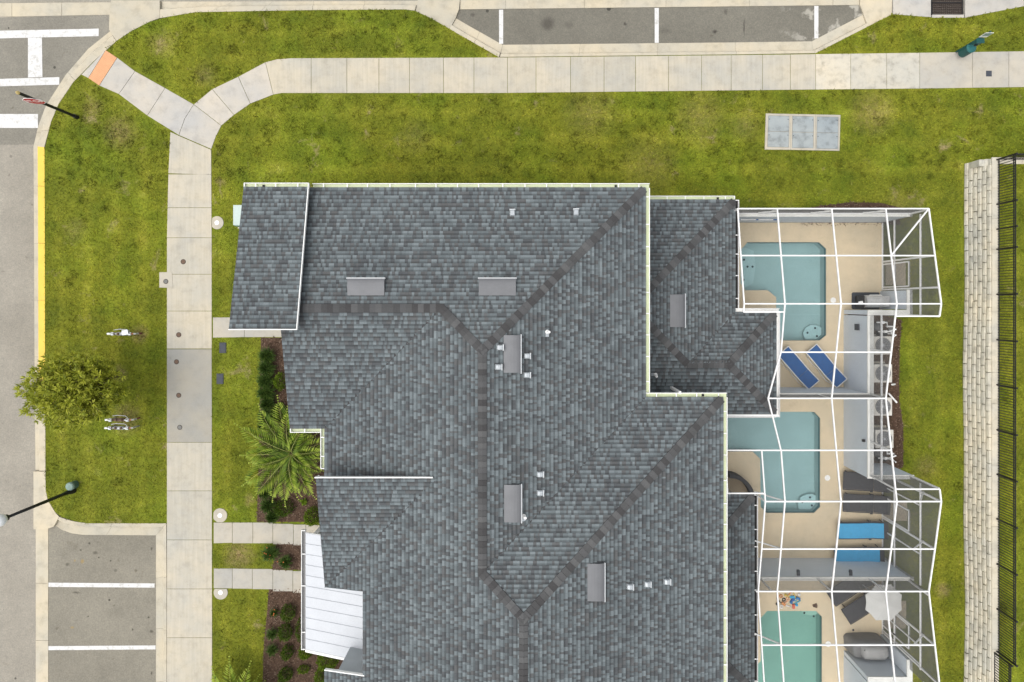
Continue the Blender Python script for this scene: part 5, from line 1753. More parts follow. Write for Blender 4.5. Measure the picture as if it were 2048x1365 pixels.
for k in range(6):
    n = 43
    for j in range(n):
        o = bpy.data.objects.new('block', rb.choice(mb0)); link(o, t)
        y = WY0 - BL / 2 - j * BL - (BL / 2 if k % 2 else 0) + rb.uniform(-.01, .01)
        wob = .03 * math.sin(y * .35) + .02 * math.sin(y * .9 + 1)
        o.location = Vector((19.06 + k * SB + wob + rb.uniform(-.006, .006), y, k * BH)) - wloc(t)
        o.rotation_euler = (0, 0, rb.uniform(-.012, .012))
mb = MB(); mb.prism([(19.5, WY0 - .05), (20.3, WY0 - .05), (20.3, -20), (19.5, -20)], -.1, 1.08); build('core', mb, M['block'], t)
mb = MB(); mb.prism([(19.15, WY0 - .02), (19.55, WY0 - .02), (19.55, WY0 - .3), (19.15, WY0 - .3)], 0, .9); build('end_return', mb, M['block'], t)
ny = 19
for j in range(ny):
    ya = WY0 + .02 - j * 1.3
    mb = MB(); mb.prism([(19.52, ya - .005), (19.80, ya - .005), (19.80, ya - 1.295), (19.52, ya - 1.295)], 1.09, 1.17)
    build('coping_stone', mb, M['blockcap'], t)
for j in range(5):
    xa = 19.8 + j * 1.0
    mb = MB(); mb.prism([(xa + .005, WY0 - .26), (xa + .995, WY0 - .26), (xa + .995, WY0 + .02), (xa + .005, WY0 + .02)], 1.09, 1.17)
    build('coping_stone', mb, M['blockcap'], t)

def fence(name_label, posts_y, x, z0, h=1.12, pick=0.112, corner=False):
    t = thing('iron_fence', name_label, 'fence', (x, posts_y[0], z0), 'black picket fences on the retaining wall')
    for y in posts_y:
        mb = MB(); mb.bar((x, y, z0), (x, y, z0 + h + .06), .06, .06, up=(1, 0, 0)); mb.box((x, y, z0 + h + .07), (.075, .075, .02)); build('post', mb, M['black'], t)
    ya, yb = posts_y[0], posts_y[-1]
    for z in (.12, h - .12, h - .02):
        mb = MB(); mb.bar((x, ya, z0 + z), (x, yb, z0 + z), .032, .036); build('rail', mb, M['black'], t)
    mb = MB(); mb.bar((0, 0, 0), (0, 0, h - .06), .024, .024, up=(1, 0, 0))
    pm_ = mesh_of('picket', mb, M['black'])
    n = int(abs(ya - yb) / pick)
    for k in range(1, n):
        y = ya + (yb - ya) * k / n
        o = bpy.data.objects.new('picket', pm_); link(o, t)
        o.location = Vector((x, y, z0 + .06)) - wloc(t)
    return t
def fy(py, z=1.17):
    return -(py - NY) * (CAM_H - z) / FPX
fx = G(1994, 0, 1.17)[0]
fence('long black metal picket fence along the top of the block wall', [fy(p) for p in (320, 409, 459, 499, 589, 680, 770, 860, 949, 1038, 1128, 1218, 1303)], fx, 1.17)
fence('short offset run of black picket fence past the step in the wall', [fy(p) for p in (1306, 1396, 1486)], G(1985, 0, 1.05)[0], 1.05)
t = thing('iron_fence', 'black picket fence returning along the end of the terrace', 'fence', (fx, fy(320), 1.17), 'black picket fences on the retaining wall')
for x in (fx + 2, fx + 4):
    mb = MB(); mb.bar((x, fy(320), 1.17), (x, fy(320), 2.35), .06, .06, up=(1, 0, 0)); build('post', mb, M['black'], t)
for z in (.12, 1.0, 1.1):
    mb = MB(); mb.bar((fx + .03, fy(320), 1.17 + z), (fx + 4, fy(320), 1.17 + z), .036, .032); build('rail', mb, M['black'], t)
for k in range(1, 36):
    mb = MB(); mb.bar((fx + k * .112, fy(320), 1.23), (fx + k * .112, fy(320), 2.26), .017, .017, up=(1, 0, 0)); build('picket', mb, M['black'], t)

# ================================================================== STREET FURNITURE AND UTILITIES
# stop sign
sxp, syp = G(155, 235)
t = thing('stop_sign', 'red stop sign on a black post with a pale finial', 'stop sign', (sxp, syp, 0))
mb = MB(); mb.tube([(sxp, syp, 0), (sxp, syp, .25)], .09, 10); mb.tube([(sxp, syp, .25), (sxp, syp, 3.45)], .062, 12); build('post', mb, M['black'], t)
mb = MB(); mb.lathe((sxp, syp, 3.45), [(.06, 0), (.075, .05), (.05, .1), (.015, .15)], 12); build('finial', mb, M['brass'], t)
def octa(r): return [(r * math.cos(R(22.5 + 45 * k)), r * math.sin(R(22.5 + 45 * k))) for k in range(8)]
zc_ = 2.62
def plate(r, y0, y1, m, nm, par):
    mb = MB(); o8 = octa(r)
    f = [(sxp + a, syp + y0, zc_ + b) for a, b in o8]; bk = [(sxp + a, syp + y1, zc_ + b) for a, b in o8]
    mb.face(f); mb.face(bk[::-1])
    for k in range(8):
        j = (k + 1) % 8
        mb.face([f[k], bk[k], bk[j], f[j]])
    return build(nm, mb, m, par)
plt = plate(.40, -.075, -.062, M['pvc'], 'sign_plate', t)
fp = plate(.375, -.0785, -.0755, M['red'], 'sign_face', plt)
def text_part(body, size, loc, rot, m, parent, depth=.003):
    cu = bpy.data.curves.new('lettering', 'FONT'); cu.body = body; cu.size = size; cu.align_x = 'CENTER'; cu.align_y = 'CENTER'; cu.extrude = depth
    tmp = bpy.data.objects.new('lettering', cu); link(tmp)
    dg = bpy.context.evaluated_depsgraph_get()
    me = bpy.data.meshes.new_from_object(tmp.evaluated_get(dg))
    bpy.data.objects.remove(tmp)
    me.materials.clear(); me.materials.append(m)
    o = bpy.data.objects.new('lettering', me); link(o, parent)
    o.location = Vector(loc) - wloc(parent); o.rotation_euler = rot
    return o
text_part('STOP', .32, (sxp, syp - .081, zc_), (R(90), 0, 0), M['pvc'], plt)
mb = MB()
for z in (-.2, .2): mb.box((sxp, syp - .055, zc_ + z), (.1, .03, .04))
build('bracket', mb, M['black'], plt)

# street lamp
lx, ly = G(147, 981)
t = thing('street_lamp', 'black post-top street lamp with a white globe near the stalls', 'street lamp', (lx, ly, 0))
mb = MB(); mb.lathe((lx, ly, 0), [(.14, 0), (.14, .1), (.1, .3), (.075, .5)], 14); build('base', mb, M['black'], t)
mb = MB(); mb.tube([(lx, ly, .45), (lx, ly, 3.75)], [.075, .055], 14); build('pole', mb, M['black'], t, True)
mb = MB(); mb.lathe((lx, ly, 3.72), [(.05, 0), (.12, .1), (.14, .2), (.12, .26)], 14); build('fitter', mb, M['black'], t)
mb = MB(); mb.lathe((lx, ly, 3.95), [(.1, 0), (.2, .08), (.24, .22), (.21, .36), (.12, .46), (.0, .49)], 20); build('globe', mb, M['globe'], t, True)

# green pedestal beside the lamp
x, y = G(151, 969)
t = thing('utility_pedestal', 'squat green utility pedestal in the grass beside the lamp post', 'utility pedestal', (x, y, 0))
mb = MB(); mb.lathe((x, y, 0), [(.17, 0), (.165, .3)], 20); build('body', mb, mat_plain('dark_green_plastic', (.07, .13, .1), .6, .1), t)
mb = MB(); mb.lathe((x, y, .3), [(.18, 0), (.18, .08), (.15, .13), (.0, .15)], 20); build('lid', mb, M['pale_green'], t)

# waste station by the street walk
x, y = G(1911, 105)
t = thing('waste_station', 'green dog waste station with bin and sign beside the walk', 'waste station', (x, y, 0))
mb = MB(); mb.bar((x, y, 0), (x, y, 2.3), .05, .05, up=(1, 0, 0)); build('post', mb, M['green_paint'], t)
bx_, by_ = x + .12, y - .14
mb = MB(); mb.lathe((bx_, by_, .25), [(.17, 0), (.2, .05), (.2, .62)], 20); build('bin', mb, M['green_paint'], t, False)
mb = MB(); mb.lathe((bx_, by_, .87), [(.21, 0), (.21, .04), (.15, .1), (.0, .12)], 20); build('bin_lid', mb, mat_plain('teal_lid', (.02, .115, .115), .5, .08), t, False)
mb = MB(); mb.box((x + .02, y - .1, 1.45), (.28, .14, .34)); mb.box((x + .02, y - .12, 1.63), (.32, .2, .03)); build('bag_dispenser', mb, M['green_paint'], t)
mb = MB(); mb.box((x + .03, y - .19, 1.32), (.1, .06, .08)); build('bag_slot', mb, M['black'], t)
mb = MB(); mb.box((x, y - .035, 2.02), (.32, .012, .46)); sp_ = build('sign_plate', mb, M['pvc'], t)
mb = MB(); mb.box((x, y - .044, 2.08), (.28, .004, .28)); build('sign_panel', mb, M['pale_green'], sp_)

# backflow preventers
def backflow(px, py, label, body, seed, red=True):
    x, y = G(px, py)
    t = thing('backflow_preventer', label, 'backflow preventer', (x, y, 0), 'backflow preventers in the street lawn')
    L = .5
    z = .52
    mb = MB(); mb.tube([(x + L + .06, y, 0), (x + L + .06, y, z * .55)], .03, 8); build('inlet_riser', mb, M['maroon'] if red else M['pipe_grey'], t)
    mb = MB(); mb.tube([(x + L + .06, y, z * .5), (x + L + .05, y, z - .04), (x + L - .02, y, z)], .036, 8); build('elbow', mb, M['steel'], t)
    mb = MB(); mb.tube([(x - L, y, 0), (x - L, y, z - .04), (x - L + .07, y, z)], .036, 8); build('outlet_riser', mb, M['pipe_grey'], t)
    mb = MB(); mb.tube([(x - L + .05, y, z), (x - .3, y, z)], .035, 8); mb.tube([(x + .3, y, z), (x + L, y, z)], .035, 8); build('pipe', mb, M['copper'], t)
    mb = MB(); mb.tube([(x - .3, y, z), (x - .22, y, z), (x - .2, y, z), (x + .2, y, z), (x + .22, y, z), (x + .3, y, z)], [.04, .04, .075, .075, .04, .04], 10); build('valve_body', mb, M[body], t)
    for dx in (-.12, .12):
        mb = MB(); mb.lathe((x + dx, y, z + .06), [(.05, 0), (.055, .05), (.03, .08)], 10); build('test_cock', mb, M['brown_cap'], t)
    for dx in (-.38, .36):
        mb = MB(); mb.box((x + dx, y, z + .02), (.12, .13, .13)); mb.tube([(x + dx, y, z + .06), (x + dx, y, z + .14)], .02, 6); build('shutoff_valve', mb, M['pipe_grey'], t)
        mb = MB(); mb.bar((x + dx - .09, y + .02, z + .15), (x + dx + .09, y - .03, z + .15), .03, .015); build('handle', mb, M['goose'], t)
    mb = MB(); mb.tube([(x - .62, y + .0, z + .02), (x - .5, y, z + .02)], .045, 8); build('end_cap', mb, M['pvc'], t)
    mb = MB()
    mb.tube([(x - .34, y + .16, z + .02), (x - .1, y + .2, z + .05), (x + .25, y + .18, z + .05), (x + .36, y + .1, z + .04)], .016, 6); build('bypass_tube', mb, M['pipe_grey'], t)
    return t
M['maroon'] = mat_plain('maroon_pipe', (0.2, 0.05, 0.07), 0.6, 0.12)
bf = backflow(258, 667, 'backflow preventer with a pale box valve, by itself in the lawn', 'pipe_grey', 1)
mb = MB(); bx0, by0 = G(258, 667); mb.box((bx0 + .22, by0 + .06, .6), (.26, .2, .16), .15); build('cover_box', mb, M['goose'], bf)
backflow(254, 836, 'backflow preventer nearer the tree, with a maroon riser', 'brown_cap', 2)
backflow(253, 852, 'backflow preventer farther from the tree, with a grey riser', 'pipe_grey', 3, False)

# vault with three lids
vx0, vy1 = G(1531, 228); vx1, vy0 = G(1680, 300)
t = thing('utility_vault', 'concrete utility vault with three pale blue lids in the lawn', 'utility vault', ((vx0 + vx1) / 2, (vy0 + vy1) / 2, 0))
lids = [[(1536, 232), (1578, 233), (1577, 296), (1534, 295)], [(1584, 233), (1627, 234), (1626, 297.5), (1583, 297)], [(1633, 234.5), (1676, 235), (1675, 299), (1632, 298.5)]]
fo = [[(1531, 228), (1581, 229), (1580, 300.5), (1529, 300)], [(1581.4, 229), (1630, 230), (1629, 301.5), (1580.4, 300.5)], [(1630.4, 230), (1680, 231), (1678, 302.5), (1629.4, 301.5)]]
for f, l in zip(fo, lids):
    mb = MB(); mb.prism(PG(f), -.1, .05, holes=[PG(l)]); mb.prism(PG(l), -.1, .02); build('frame', mb, M['pad'], t)
    m1 = [((l[0][0] + l[3][0]) / 2, (l[0][1] + l[3][1]) / 2), ((l[1][0] + l[2][0]) / 2, (l[1][1] + l[2][1]) / 2)]
    for q in ([l[0], l[1], m1[1], m1[0]], [m1[0], m1[1], l[2], l[3]]):
        mb = MB(); mb.prism(inset(PG(q), .012), .02, .052); ld_ = build('lid', mb, M['lid_blue'], t)
        hb = MB()
        for p in q[:2]:
            hx, hy = G(*p); cxq, cyq = np.mean(np.array(PG(q)), axis=0)
            hx += (cxq - hx) * .12; hy += (cyq - hy) * .45
            hb.lathe((hx, hy, .052), [(.022, 0), (.02, .006)], 8)
        build('bolt', hb, M['grey_cap'], ld_)

# covers in the walk
M['lid_grey'] = mat_plain('grey_iron_lid', (.16, .16, .15), .8, .2, 20)
def cap_thing(px, py, label, r=.115, m='brown_cap', z=.022):
    x, y = G(px, py)
    t = thing('access_cover', label, 'access cover', (x, y, z), 'round iron covers in the walk')
    mb = MB(); mb.lathe((x, y, z), [(r, 0), (r, .006), (r - .02, .008)], 20); build('ring', mb, M['iron'], t)
    mb = MB(); mb.lathe((x, y, z + .004), [(r - .022, 0), (r - .026, .008)], 20); build('lid', mb, M[m], t)
cap_thing(367, 524, 'round brown cover in the walk across from the square concrete box')
cap_thing(358, 670, 'round brown cover in the walk opposite the lone backflow preventer')
cap_thing(353.5, 724, 'round brown cover at the top of the grey slab', .11)
cap_thing(358, 791, 'round brown cover in the middle of the grey slab', .11)
cap_thing(360, 855, 'round grey cover at the bottom of the grey slab', .11, 'lid_grey')
x, y = G(1977, 148)
mb = MB(); mb.box((x, y, .024), (.25, .25, .012)); mb.box((x, y, .03), (.21, .21, .006)); o = build('valve_cover', mb, M['grey_cap'], loc=(x, y, .02)); tag(o, 'small dark square cover in the street walk near the waste station', 'valve cover')
# square box half in the walk
t = thing('meter_box', 'square concrete meter box straddling the edge of the walk', 'meter box', (*G(333, 560), .02))
mb = MB(); mb.prism(inset(PG([(319, 544.5), (345, 544.5), (347, 577), (319, 576)]), .01), -.1, .035); build('collar', mb, M['pad'], t)
x, y = G(332.5, 563.5)
mb = MB(); mb.lathe((x, y, .035), [(.11, 0), (.11, .006), (.09, .008)], 18); build('ring', mb, M['iron'], t)
mb = MB(); mb.lathe((x, y, .038), [(.088, 0), (.08, .008)], 18); build('lid', mb, M['lid_grey'], t)
# round cleanout pads
def round_pad(px, py, r, label, ymin=-1e9, ymax=1e9, xmin=-1e9):
    x, y = G(px, py)
    t = thing('cleanout_pad', label, 'cleanout', (x, y, 0), 'round concrete cleanout pads beside the walk')
    pts = []
    for k in range(40):
        a = 2 * math.pi * k / 40
        pts.append((max(px + r * math.cos(a), xmin), min(max(py + r * math.sin(a), ymin), ymax)))
    q = []
    for p in pts:
        if not q or (abs(p[0] - q[-1][0]) + abs(p[1] - q[-1][1])) > .05: q.append(p)
    if abs(q[0][0] - q[-1][0]) + abs(q[0][1] - q[-1][1]) < .05: q.pop()
    mb = MB(); mb.prism(PG(q), -.1, .03); build('pad', mb, M['pad'], t)
    mb = MB(); mb.lathe((x, y, .03), [(.1, 0), (.1, .01), (.085, .014), (0, .016)], 18); build('cap', mb, M['pvc'], t)
round_pad(434.5, 446, 13, 'round cleanout pad near the pale utility cabinet', xmin=424.5)
round_pad(440.5, 1031, 14.2, 'rounded cleanout pad just above the pair of front paths', ymax=1044.5, xmin=427.5)
round_pad(441.8, 1185, 14, 'rounded cleanout pad just below the pair of front paths', ymin=1178, xmin=428)
for px, py, lab in ((446, 696, 'dark rectangular valve lid in the grass closer to the front path'), (440.5, 758, 'dark rectangular valve lid in the grass farther from the front path')):
    x, y = G(px, py)
    t = thing('valve_box', lab, 'valve box', (x, y, 0), 'dark valve boxes in the front lawn')
    mb = MB(); mb.box((x, y, .01), (.30, .46, .04)); build('rim', mb, M['grey_cap'], t)
    mb = MB(); mb.box((x, y, .035), (.25, .41, .012)); build('lid', mb, M['slate'] if 'slate' in M else M['grey_cap'], t)
# pale utility cabinet against the porch
t = thing('utility_cabinet', 'pale green utility cabinet in the grass beside the porch wall', 'utility cabinet', (-12.35, 3.8, 0))
mb = MB(); mb.box((-12.3, 3.8, .05), (1.0, 1.0, .1)); build('pad', mb, M['pad'], t)
mb = MB(); mb.box((-12.3, 3.78, .36), (.84, .86, .55)); build('cabinet', mb, M['pale_green'], t)
mb = MB(); mb.box((-12.3, 3.81, .655), (.90, .86, .04)); build('lid', mb, mat_plain('pale_lid', (.42, .5, .47), .6, .05), t)

# ================================================================== PLANTS
def quads_from(centers, dirs, sides, length, width):
    """flat leaf quads: rhombus base-to-tip"""
    a = centers
    tip = centers + dirs * length[:, None]
    mid = centers + dirs * (length * .5)[:, None]
    w = sides * (width * .5)[:, None]
    return np.stack([a, mid + w, tip, mid - w], axis=1).reshape(-1, 3)

def unit(v):
    return v / np.maximum(1e-9, np.linalg.norm(v, axis=1))[:, None]

def shrub(px, py, rx, ry, h, mat, label, cat='shrub', group='clipped shrubs in the front beds', n=900, leaf=.06, upright=.5, name='shrub', droop=0.0):
    x, y = G(px, py, h * .5)
    t = thing(name, label, cat, (x, y, 0), group)
    g = rng.normal(size=(n, 3)); g = unit(g)
    g[:, 2] = np.abs(g[:, 2])
    rad = rng.uniform(.55, 1.0, n) ** .5
    lump = 1 + .13 * np.sin(g[:, 0] * 7 + px) * np.cos(g[:, 1] * 8 + py) + .08 * np.sin(g[:, 2] * 11 + px)
    c = g * np.array([rx, ry, h * .85]) * (rad * lump)[:, None] + np.array([x, y, h * .12])
    d = unit(g * upright + rng.normal(size=(n, 3)) * .5 + np.array([0, 0, .35]))
    s = unit(np.cross(d, rng.normal(size=(n, 3))))
    vq = quads_from(c, d, s, rng.uniform(.7, 1.3, n) * leaf, rng.uniform(.5, .8, n) * leaf)
    tint_mesh('foliage', vq, 0, rng.uniform(0, 1, n), M[mat], t)
    mb = MB()
    for k in range(5):
        a = k * 1.26; mb.tube([(x, y, 0), (x + rx * .5 * math.cos(a), y + ry * .5 * math.sin(a), h * .6)], [.018, .008], 5)
    build('stem', mb, M['bark'], t)
    return t

shrub(558, 764, .24, .38, .75, 'leaf_bright', 'round olive shrub tucked against the eave, second bed from the corner porch', n=900)
shrub(557, 826, .36, .40, .8, 'leaf_shrub', 'round shrub right above the feathery palm', n=1300)
shrub(566, 1018, .38, .36, .75, 'leaf_shrub', 'broad dark shrub just below the feathery palm', n=1300)
shrub(622, 1035, .32, .38, .7, 'leaf_bright', 'bright round shrub at the corner of the upper front path', n=1300)
shrub(574, 1228, .30, .34, .7, 'leaf_shrub', 'round green shrub topmost of the column in the lower bed', n=1100)
shrub(569, 1267, .29, .36, .7, 'leaf_shrub', 'round green shrub second in the column in the lower bed', n=1100)
shrub(573, 1307, .24, .30, .6, 'leaf_shrub', 'small dark shrub third in the column in the lower bed', n=900)
shrub(569, 1352, .30, .30, .7, 'leaf_shrub', 'round shrub lowest in the column in the lower bed', n=1100)
shrub(609, 1307, .28, .26, .6, 'leaf_bright', 'bright shrub at the corner of the white metal roof', n=900)
shrub(653, 1324, .44, .44, .85, 'leaf_bright', 'large bright shrub in the corner below the white metal roof', n=1900)
shrub(606, 1340, .26, .16, .4, 'leaf_bright', 'thin low shrub between the dark column and the large bright shrub', n=420)
shrub(640, 1356, .26, .3, .7, 'leaf_bright', 'bright shrub half under the lowest roof edge', n=900)
shrub(600, 1262, .2, .5, .6, 'leaf_shrub', 'narrow green shrub beside the white metal roof gutter', n=700)

def strap_plant(px, py, r, h, label, group, n=170, mat='leaf_strap', flowers=0, wid=.022):
    x, y = G(px, py, h * .5)
    t = thing('strap_leaf_plant', label, 'plant', (x, y, 0), group)
    a = rng.uniform(0, 2 * math.pi, n)
    reach = rng.uniform(.3, 1.0, n) * r
    base = np.stack([x + rng.normal(0, .1, n) * r, y + rng.normal(0, .1, n) * r, np.full(n, .02)], 1)
    hz = h * rng.uniform(.7, 1.1, n) * (1.05 - .5 * (reach / r) ** 2)
    vs_, ts_ = [], []
    side = np.stack([-np.sin(a), np.cos(a), np.zeros(n)], 1) * wid * .5
    prev = base
    tv = rng.uniform(0, 1, n)
    for k, (f, zf) in enumerate(((.35, .75), (.7, 1.0), (1.0, .78))):
        p = base + np.stack([np.cos(a) * reach * f, np.sin(a) * reach * f, hz * zf], 1)
        s0 = side * (1.0 if k == 0 else (1.0, 1.0, .8)[k]); s1 = side * (1.0, .8, .15)[k]
        vs_.append(np.stack([prev - s0, prev + s0, p + s1, p - s1], 1).reshape(-1, 3)); ts_.append(tv * (.7 + .3 * f))
        prev = p
    tint_mesh('leaves', np.concatenate(vs_), 0, np.concatenate(ts_), M[mat], t)
    if flowers:
        mb = MB()
        for k in range(flowers):
            aa = rng.uniform(0, 6.28); rr = r * rng.uniform(.1, .8)
            mb.lathe((x + rr * math.cos(aa), y + rr * math.sin(aa), h * rng.uniform(.8, 1.0)), [(.01, -.03), (.026, 0), (.015, .02)], 6)
        build('blossom', mb, M['flower'], t)
    return t
sg = 'strap-leaf clumps along the front bed'
for px, py, r, lab in ((534, 712, .34, 'first strap-leaf clump from the corner porch path'), (533, 737, .36, 'second strap-leaf clump from the corner porch path'),
                       (531, 762, .36, 'third strap-leaf clump from the corner porch path'), (532, 787, .38, 'fourth strap-leaf clump from the corner porch path'), (534, 808, .3, 'fifth strap-leaf clump from the corner porch path'),
                       (530, 832, .3, 'sixth strap-leaf clump, just above the palm'), (528, 853, .28, 'seventh strap-leaf clump, touching the palm fronds'),
                       (531, 985, .3, 'strap-leaf clump under the lower tips of the palm'), (536, 1012, .32, 'strap-leaf clump left of the broad dark shrub'), (545, 1034, .28, 'strap-leaf clump at the upper edge of the upper front path')):
    strap_plant(px, py, r * 1.28, .6, lab, sg, n=340)
lg = 'lilies between and below the front paths'
strap_plant(541, 1107, .44, .5, 'lily clump with orange blossoms between the two front paths', lg, 260, flowers=5, wid=.03)
strap_plant(571, 1124, .36, .5, 'second lily clump between the front paths, nearer the porch', lg, 220, flowers=2, wid=.03)
strap_plant(549, 1226, .26, .35, 'thin lily clump with orange tips at the top of the lower bed', lg, 90, flowers=4)
strap_plant(545, 1268, .34, .45, 'tall dark lily clump at the lawn edge of the lower bed', lg, 130)
strap_plant(544, 1300, .36, .45, 'dark lily clump below the tall one in the lower bed', lg, 130)

# small leaf seedlings
for px, py, lab in ((613, 965, 'small yellow-green seedling in the mulch beside the palm'), (608, 1004, 'small yellow-green seedling below the palm near the bright shrub')):
    strap_plant(px, py, .2, .18, lab, 'yellow-green seedlings in the mulch', 40, 'leaf_bright', wid=.06)

# feather palms: every frond is a part
def frond_mesh(L, seed, arch):
    rr = np.random.default_rng(seed)
    n = 25
    s = np.linspace(.06, 1.0, n)
    cx = L * s
    cz = L * (arch * s - (arch + .30) * s ** 2.1)
    vq, tv = [], []
    for sd in (-1, 1):
        ll = L * .27 * np.sin(np.clip(s * 1.02 + .1, 0, 1) * math.pi) ** .6 * (1 - .25 * s) + .05
        d = unit(np.stack([np.full(n, .75) + .35 * s, sd * np.full(n, 1.0), .35 - .75 * rr.uniform(.4, 1, n)], 1))
        c = np.stack([cx, np.zeros(n), cz], 1)
        sidev = unit(np.cross(d, np.tile([0, 0, 1.0], (n, 1))))
        vq.append(quads_from(c, d, sidev, ll * rr.uniform(.88, 1.08, n), np.full(n, .058)))
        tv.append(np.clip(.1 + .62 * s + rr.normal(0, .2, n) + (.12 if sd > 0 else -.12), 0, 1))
    spine = np.stack([cx, np.zeros(n), cz], 1)     # a thin strip along the rib ties the leaflets into one frond
    tipm = spine[:-1] * .5 + spine[1:] * .5 + np.array([0, .006, 0]); tipn = tipm - np.array([0, .012, 0])
    vq.append(np.stack([spine[:-1], tipm, spine[1:], tipn], 1).reshape(-1, 3)); tv.append(np.full(n - 1, .8))
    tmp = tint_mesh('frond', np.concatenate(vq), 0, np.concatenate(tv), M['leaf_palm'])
    me = tmp.data; bpy.data.objects.remove(tmp)
    bm = bmesh.new(); bm.from_mesh(me); bmesh.ops.remove_doubles(bm, verts=bm.verts, dist=1e-4); bm.to_mesh(me); bm.free()
    mb = MB(); mb.tube([(cx[i], 0, cz[i]) for i in range(0, n, 3)], [.014 * (1 - .8 * i / n) for i in range(0, n, 3)], 5)
    return me, mesh_of('rachis', mb, M['rachis'])
def palm(px, py, zc, L, label, nf, ang=None, tilt=(.2, .85)):
    x, y = G(px, py, zc)
    t = thing('feather_palm', label, 'palm', (x, y, 0), 'feather palms in the front beds')
    mb = MB(); mb.tube([(x, y, 0), (x, y, zc * .5), (x, y, zc)], [.13, .11, .09], 10); build('trunk', mb, M['bark'], t)
    var = [frond_mesh(L * f, i, a) for i, (f, a) in enumerate(((1.0, .42), (.9, .55), (1.08, .36), (.8, .8)))]
    pr_ = random.Random(int(px))
    for k in range(nf):
        a = (2.39996 * k) if ang is None else ang[0] + (ang[1] - ang[0]) * (k + .5) / nf + pr_.uniform(-.1, .1)
        inner = k / nf
        me, rm = var[3] if inner > .85 else var[pr_.randrange(3)]
        f = bpy.data.objects.new('frond', me); link(f, t)
        f.location = (0, 0, zc)
        sc = pr_.uniform(.88, 1.06)
        toward = math.cos(a)
        if toward > .5: sc *= .78
        f.scale = (sc, sc, sc)
        f.rotation_euler = (pr_.uniform(-.25, .25), -(tilt[0] * (1 - inner) + tilt[1] * inner ** 1.5) + .1, a)
        r_ = bpy.data.objects.new('rachis', rm); link(r_, f)
palm(585, 907, 1.15, 2.2, 'feathery green palm spreading over the bed and lawn by the eave', 27)
palm(478, 1408, 1.0, 1.9, 'feathery palm whose tips show at the lower picture edge, beside the lower bed', 22)

# street tree
tx_, ty_ = G(236, 752)
ccx, ccy, ccz = -18.15, -3.42, 2.9
t = thing('street_tree', 'young leafy yellow-green tree overhanging the yellow kerb', 'tree', (tx_, ty_, 0))
mb = MB(); mb.tube([(tx_, ty_, 0), (tx_ - .03, ty_ - .05, 1.2), (ccx, ccy, 2.4), (ccx, ccy - .05, 3.8)], [.075, .065, .05, .02], 10); build('trunk', mb, M['bark'], t, True)
mb = MB()
tips = []
tr2 = random.Random(11)
for k in range(96):
    th = 2.39996 * k; ph = math.acos(1 - 1.55 * (k + .5) / 96)
    d = Vector((math.sin(ph) * math.cos(th), math.sin(ph) * math.sin(th), math.cos(ph)))
    r = tr2.uniform(.8, 1.03)
    tip = Vector((ccx + 1.92 * d.x * r, ccy + 1.5 * d.y * r, ccz + 1.35 * d.z * r))
    base = Vector((ccx + d.x * .08, ccy + d.y * .08, 1.7 + 1.6 * max(0, d.z)))
    midp = base.lerp(tip, .5) + Vector((0, 0, .12))
    mb.tube([base, midp, tip], [.02, .012, .005], 5)
    tips.append((base, midp, tip))
build('limb', mb, M['bark'], t)
vq, tv = [], []
for base, midp, tip in tips:
    for s in np.linspace(.3, 1.0, 12):
        p = (base.lerp(midp, s * 2) if s < .5 else midp.lerp(tip, s * 2 - 1))
        c = np.array(p) + rng.normal(0, .09, 3)
        n = 14
        ax = rng.normal(size=3) * .6 + np.array(tip - base) * .5
        d = unit(rng.normal(size=(n, 3)) + ax * .9 + np.array([0, 0, .15]))
        sd = unit(np.cross(d, np.tile([0, 0, 1.0], (n, 1)) + rng.normal(size=(n, 3)) * .35))
        vq.append(quads_from(np.tile(c, (n, 1)) + d * .02, d, sd, rng.uniform(.13, .27, n), rng.uniform(.035, .055, n)))
        b = rng.uniform(.0, 1.0)
        tv.append(np.clip(rng.normal(.38 + .5 * b, .18, n), 0, 1))
tint_mesh('crown', np.concatenate(vq), 0, np.concatenate(tv), M['leaf_tree'], t)

# ---- mulch chips
def scatter(poly, dens):
    p = np.array(poly); lo, hi = p.min(0), p.max(0)
    n = int((hi - lo).prod() * dens)
    q = rng.uniform(lo, hi, (n, 2))
    return q[in_poly(q, poly)]
pts = np.concatenate([scatter(p, 330) for k, p in mulch_polys.items()] + [scatter([(14.0, -.5), (15.9, -.5), (15.9, -7), (14.0, -7)], 250)])
n = len(pts)
a = rng.uniform(0, 6.28, n)
c = np.stack([pts[:, 0], pts[:, 1], rng.uniform(.014, .035, n)], 1)
d = unit(np.stack([np.cos(a), np.sin(a), rng.normal(0, .25, n)], 1)); sd = np.stack([-np.sin(a), np.cos(a), rng.normal(0, .2, n)], 1)
o = tint_mesh('mulch_chips', quads_from(c, d, sd, rng.uniform(.05, .13, n), rng.uniform(.02, .05, n)), 0, rng.beta(1.4, 2.6, n), M['leaf_mulch'], kind='stuff')

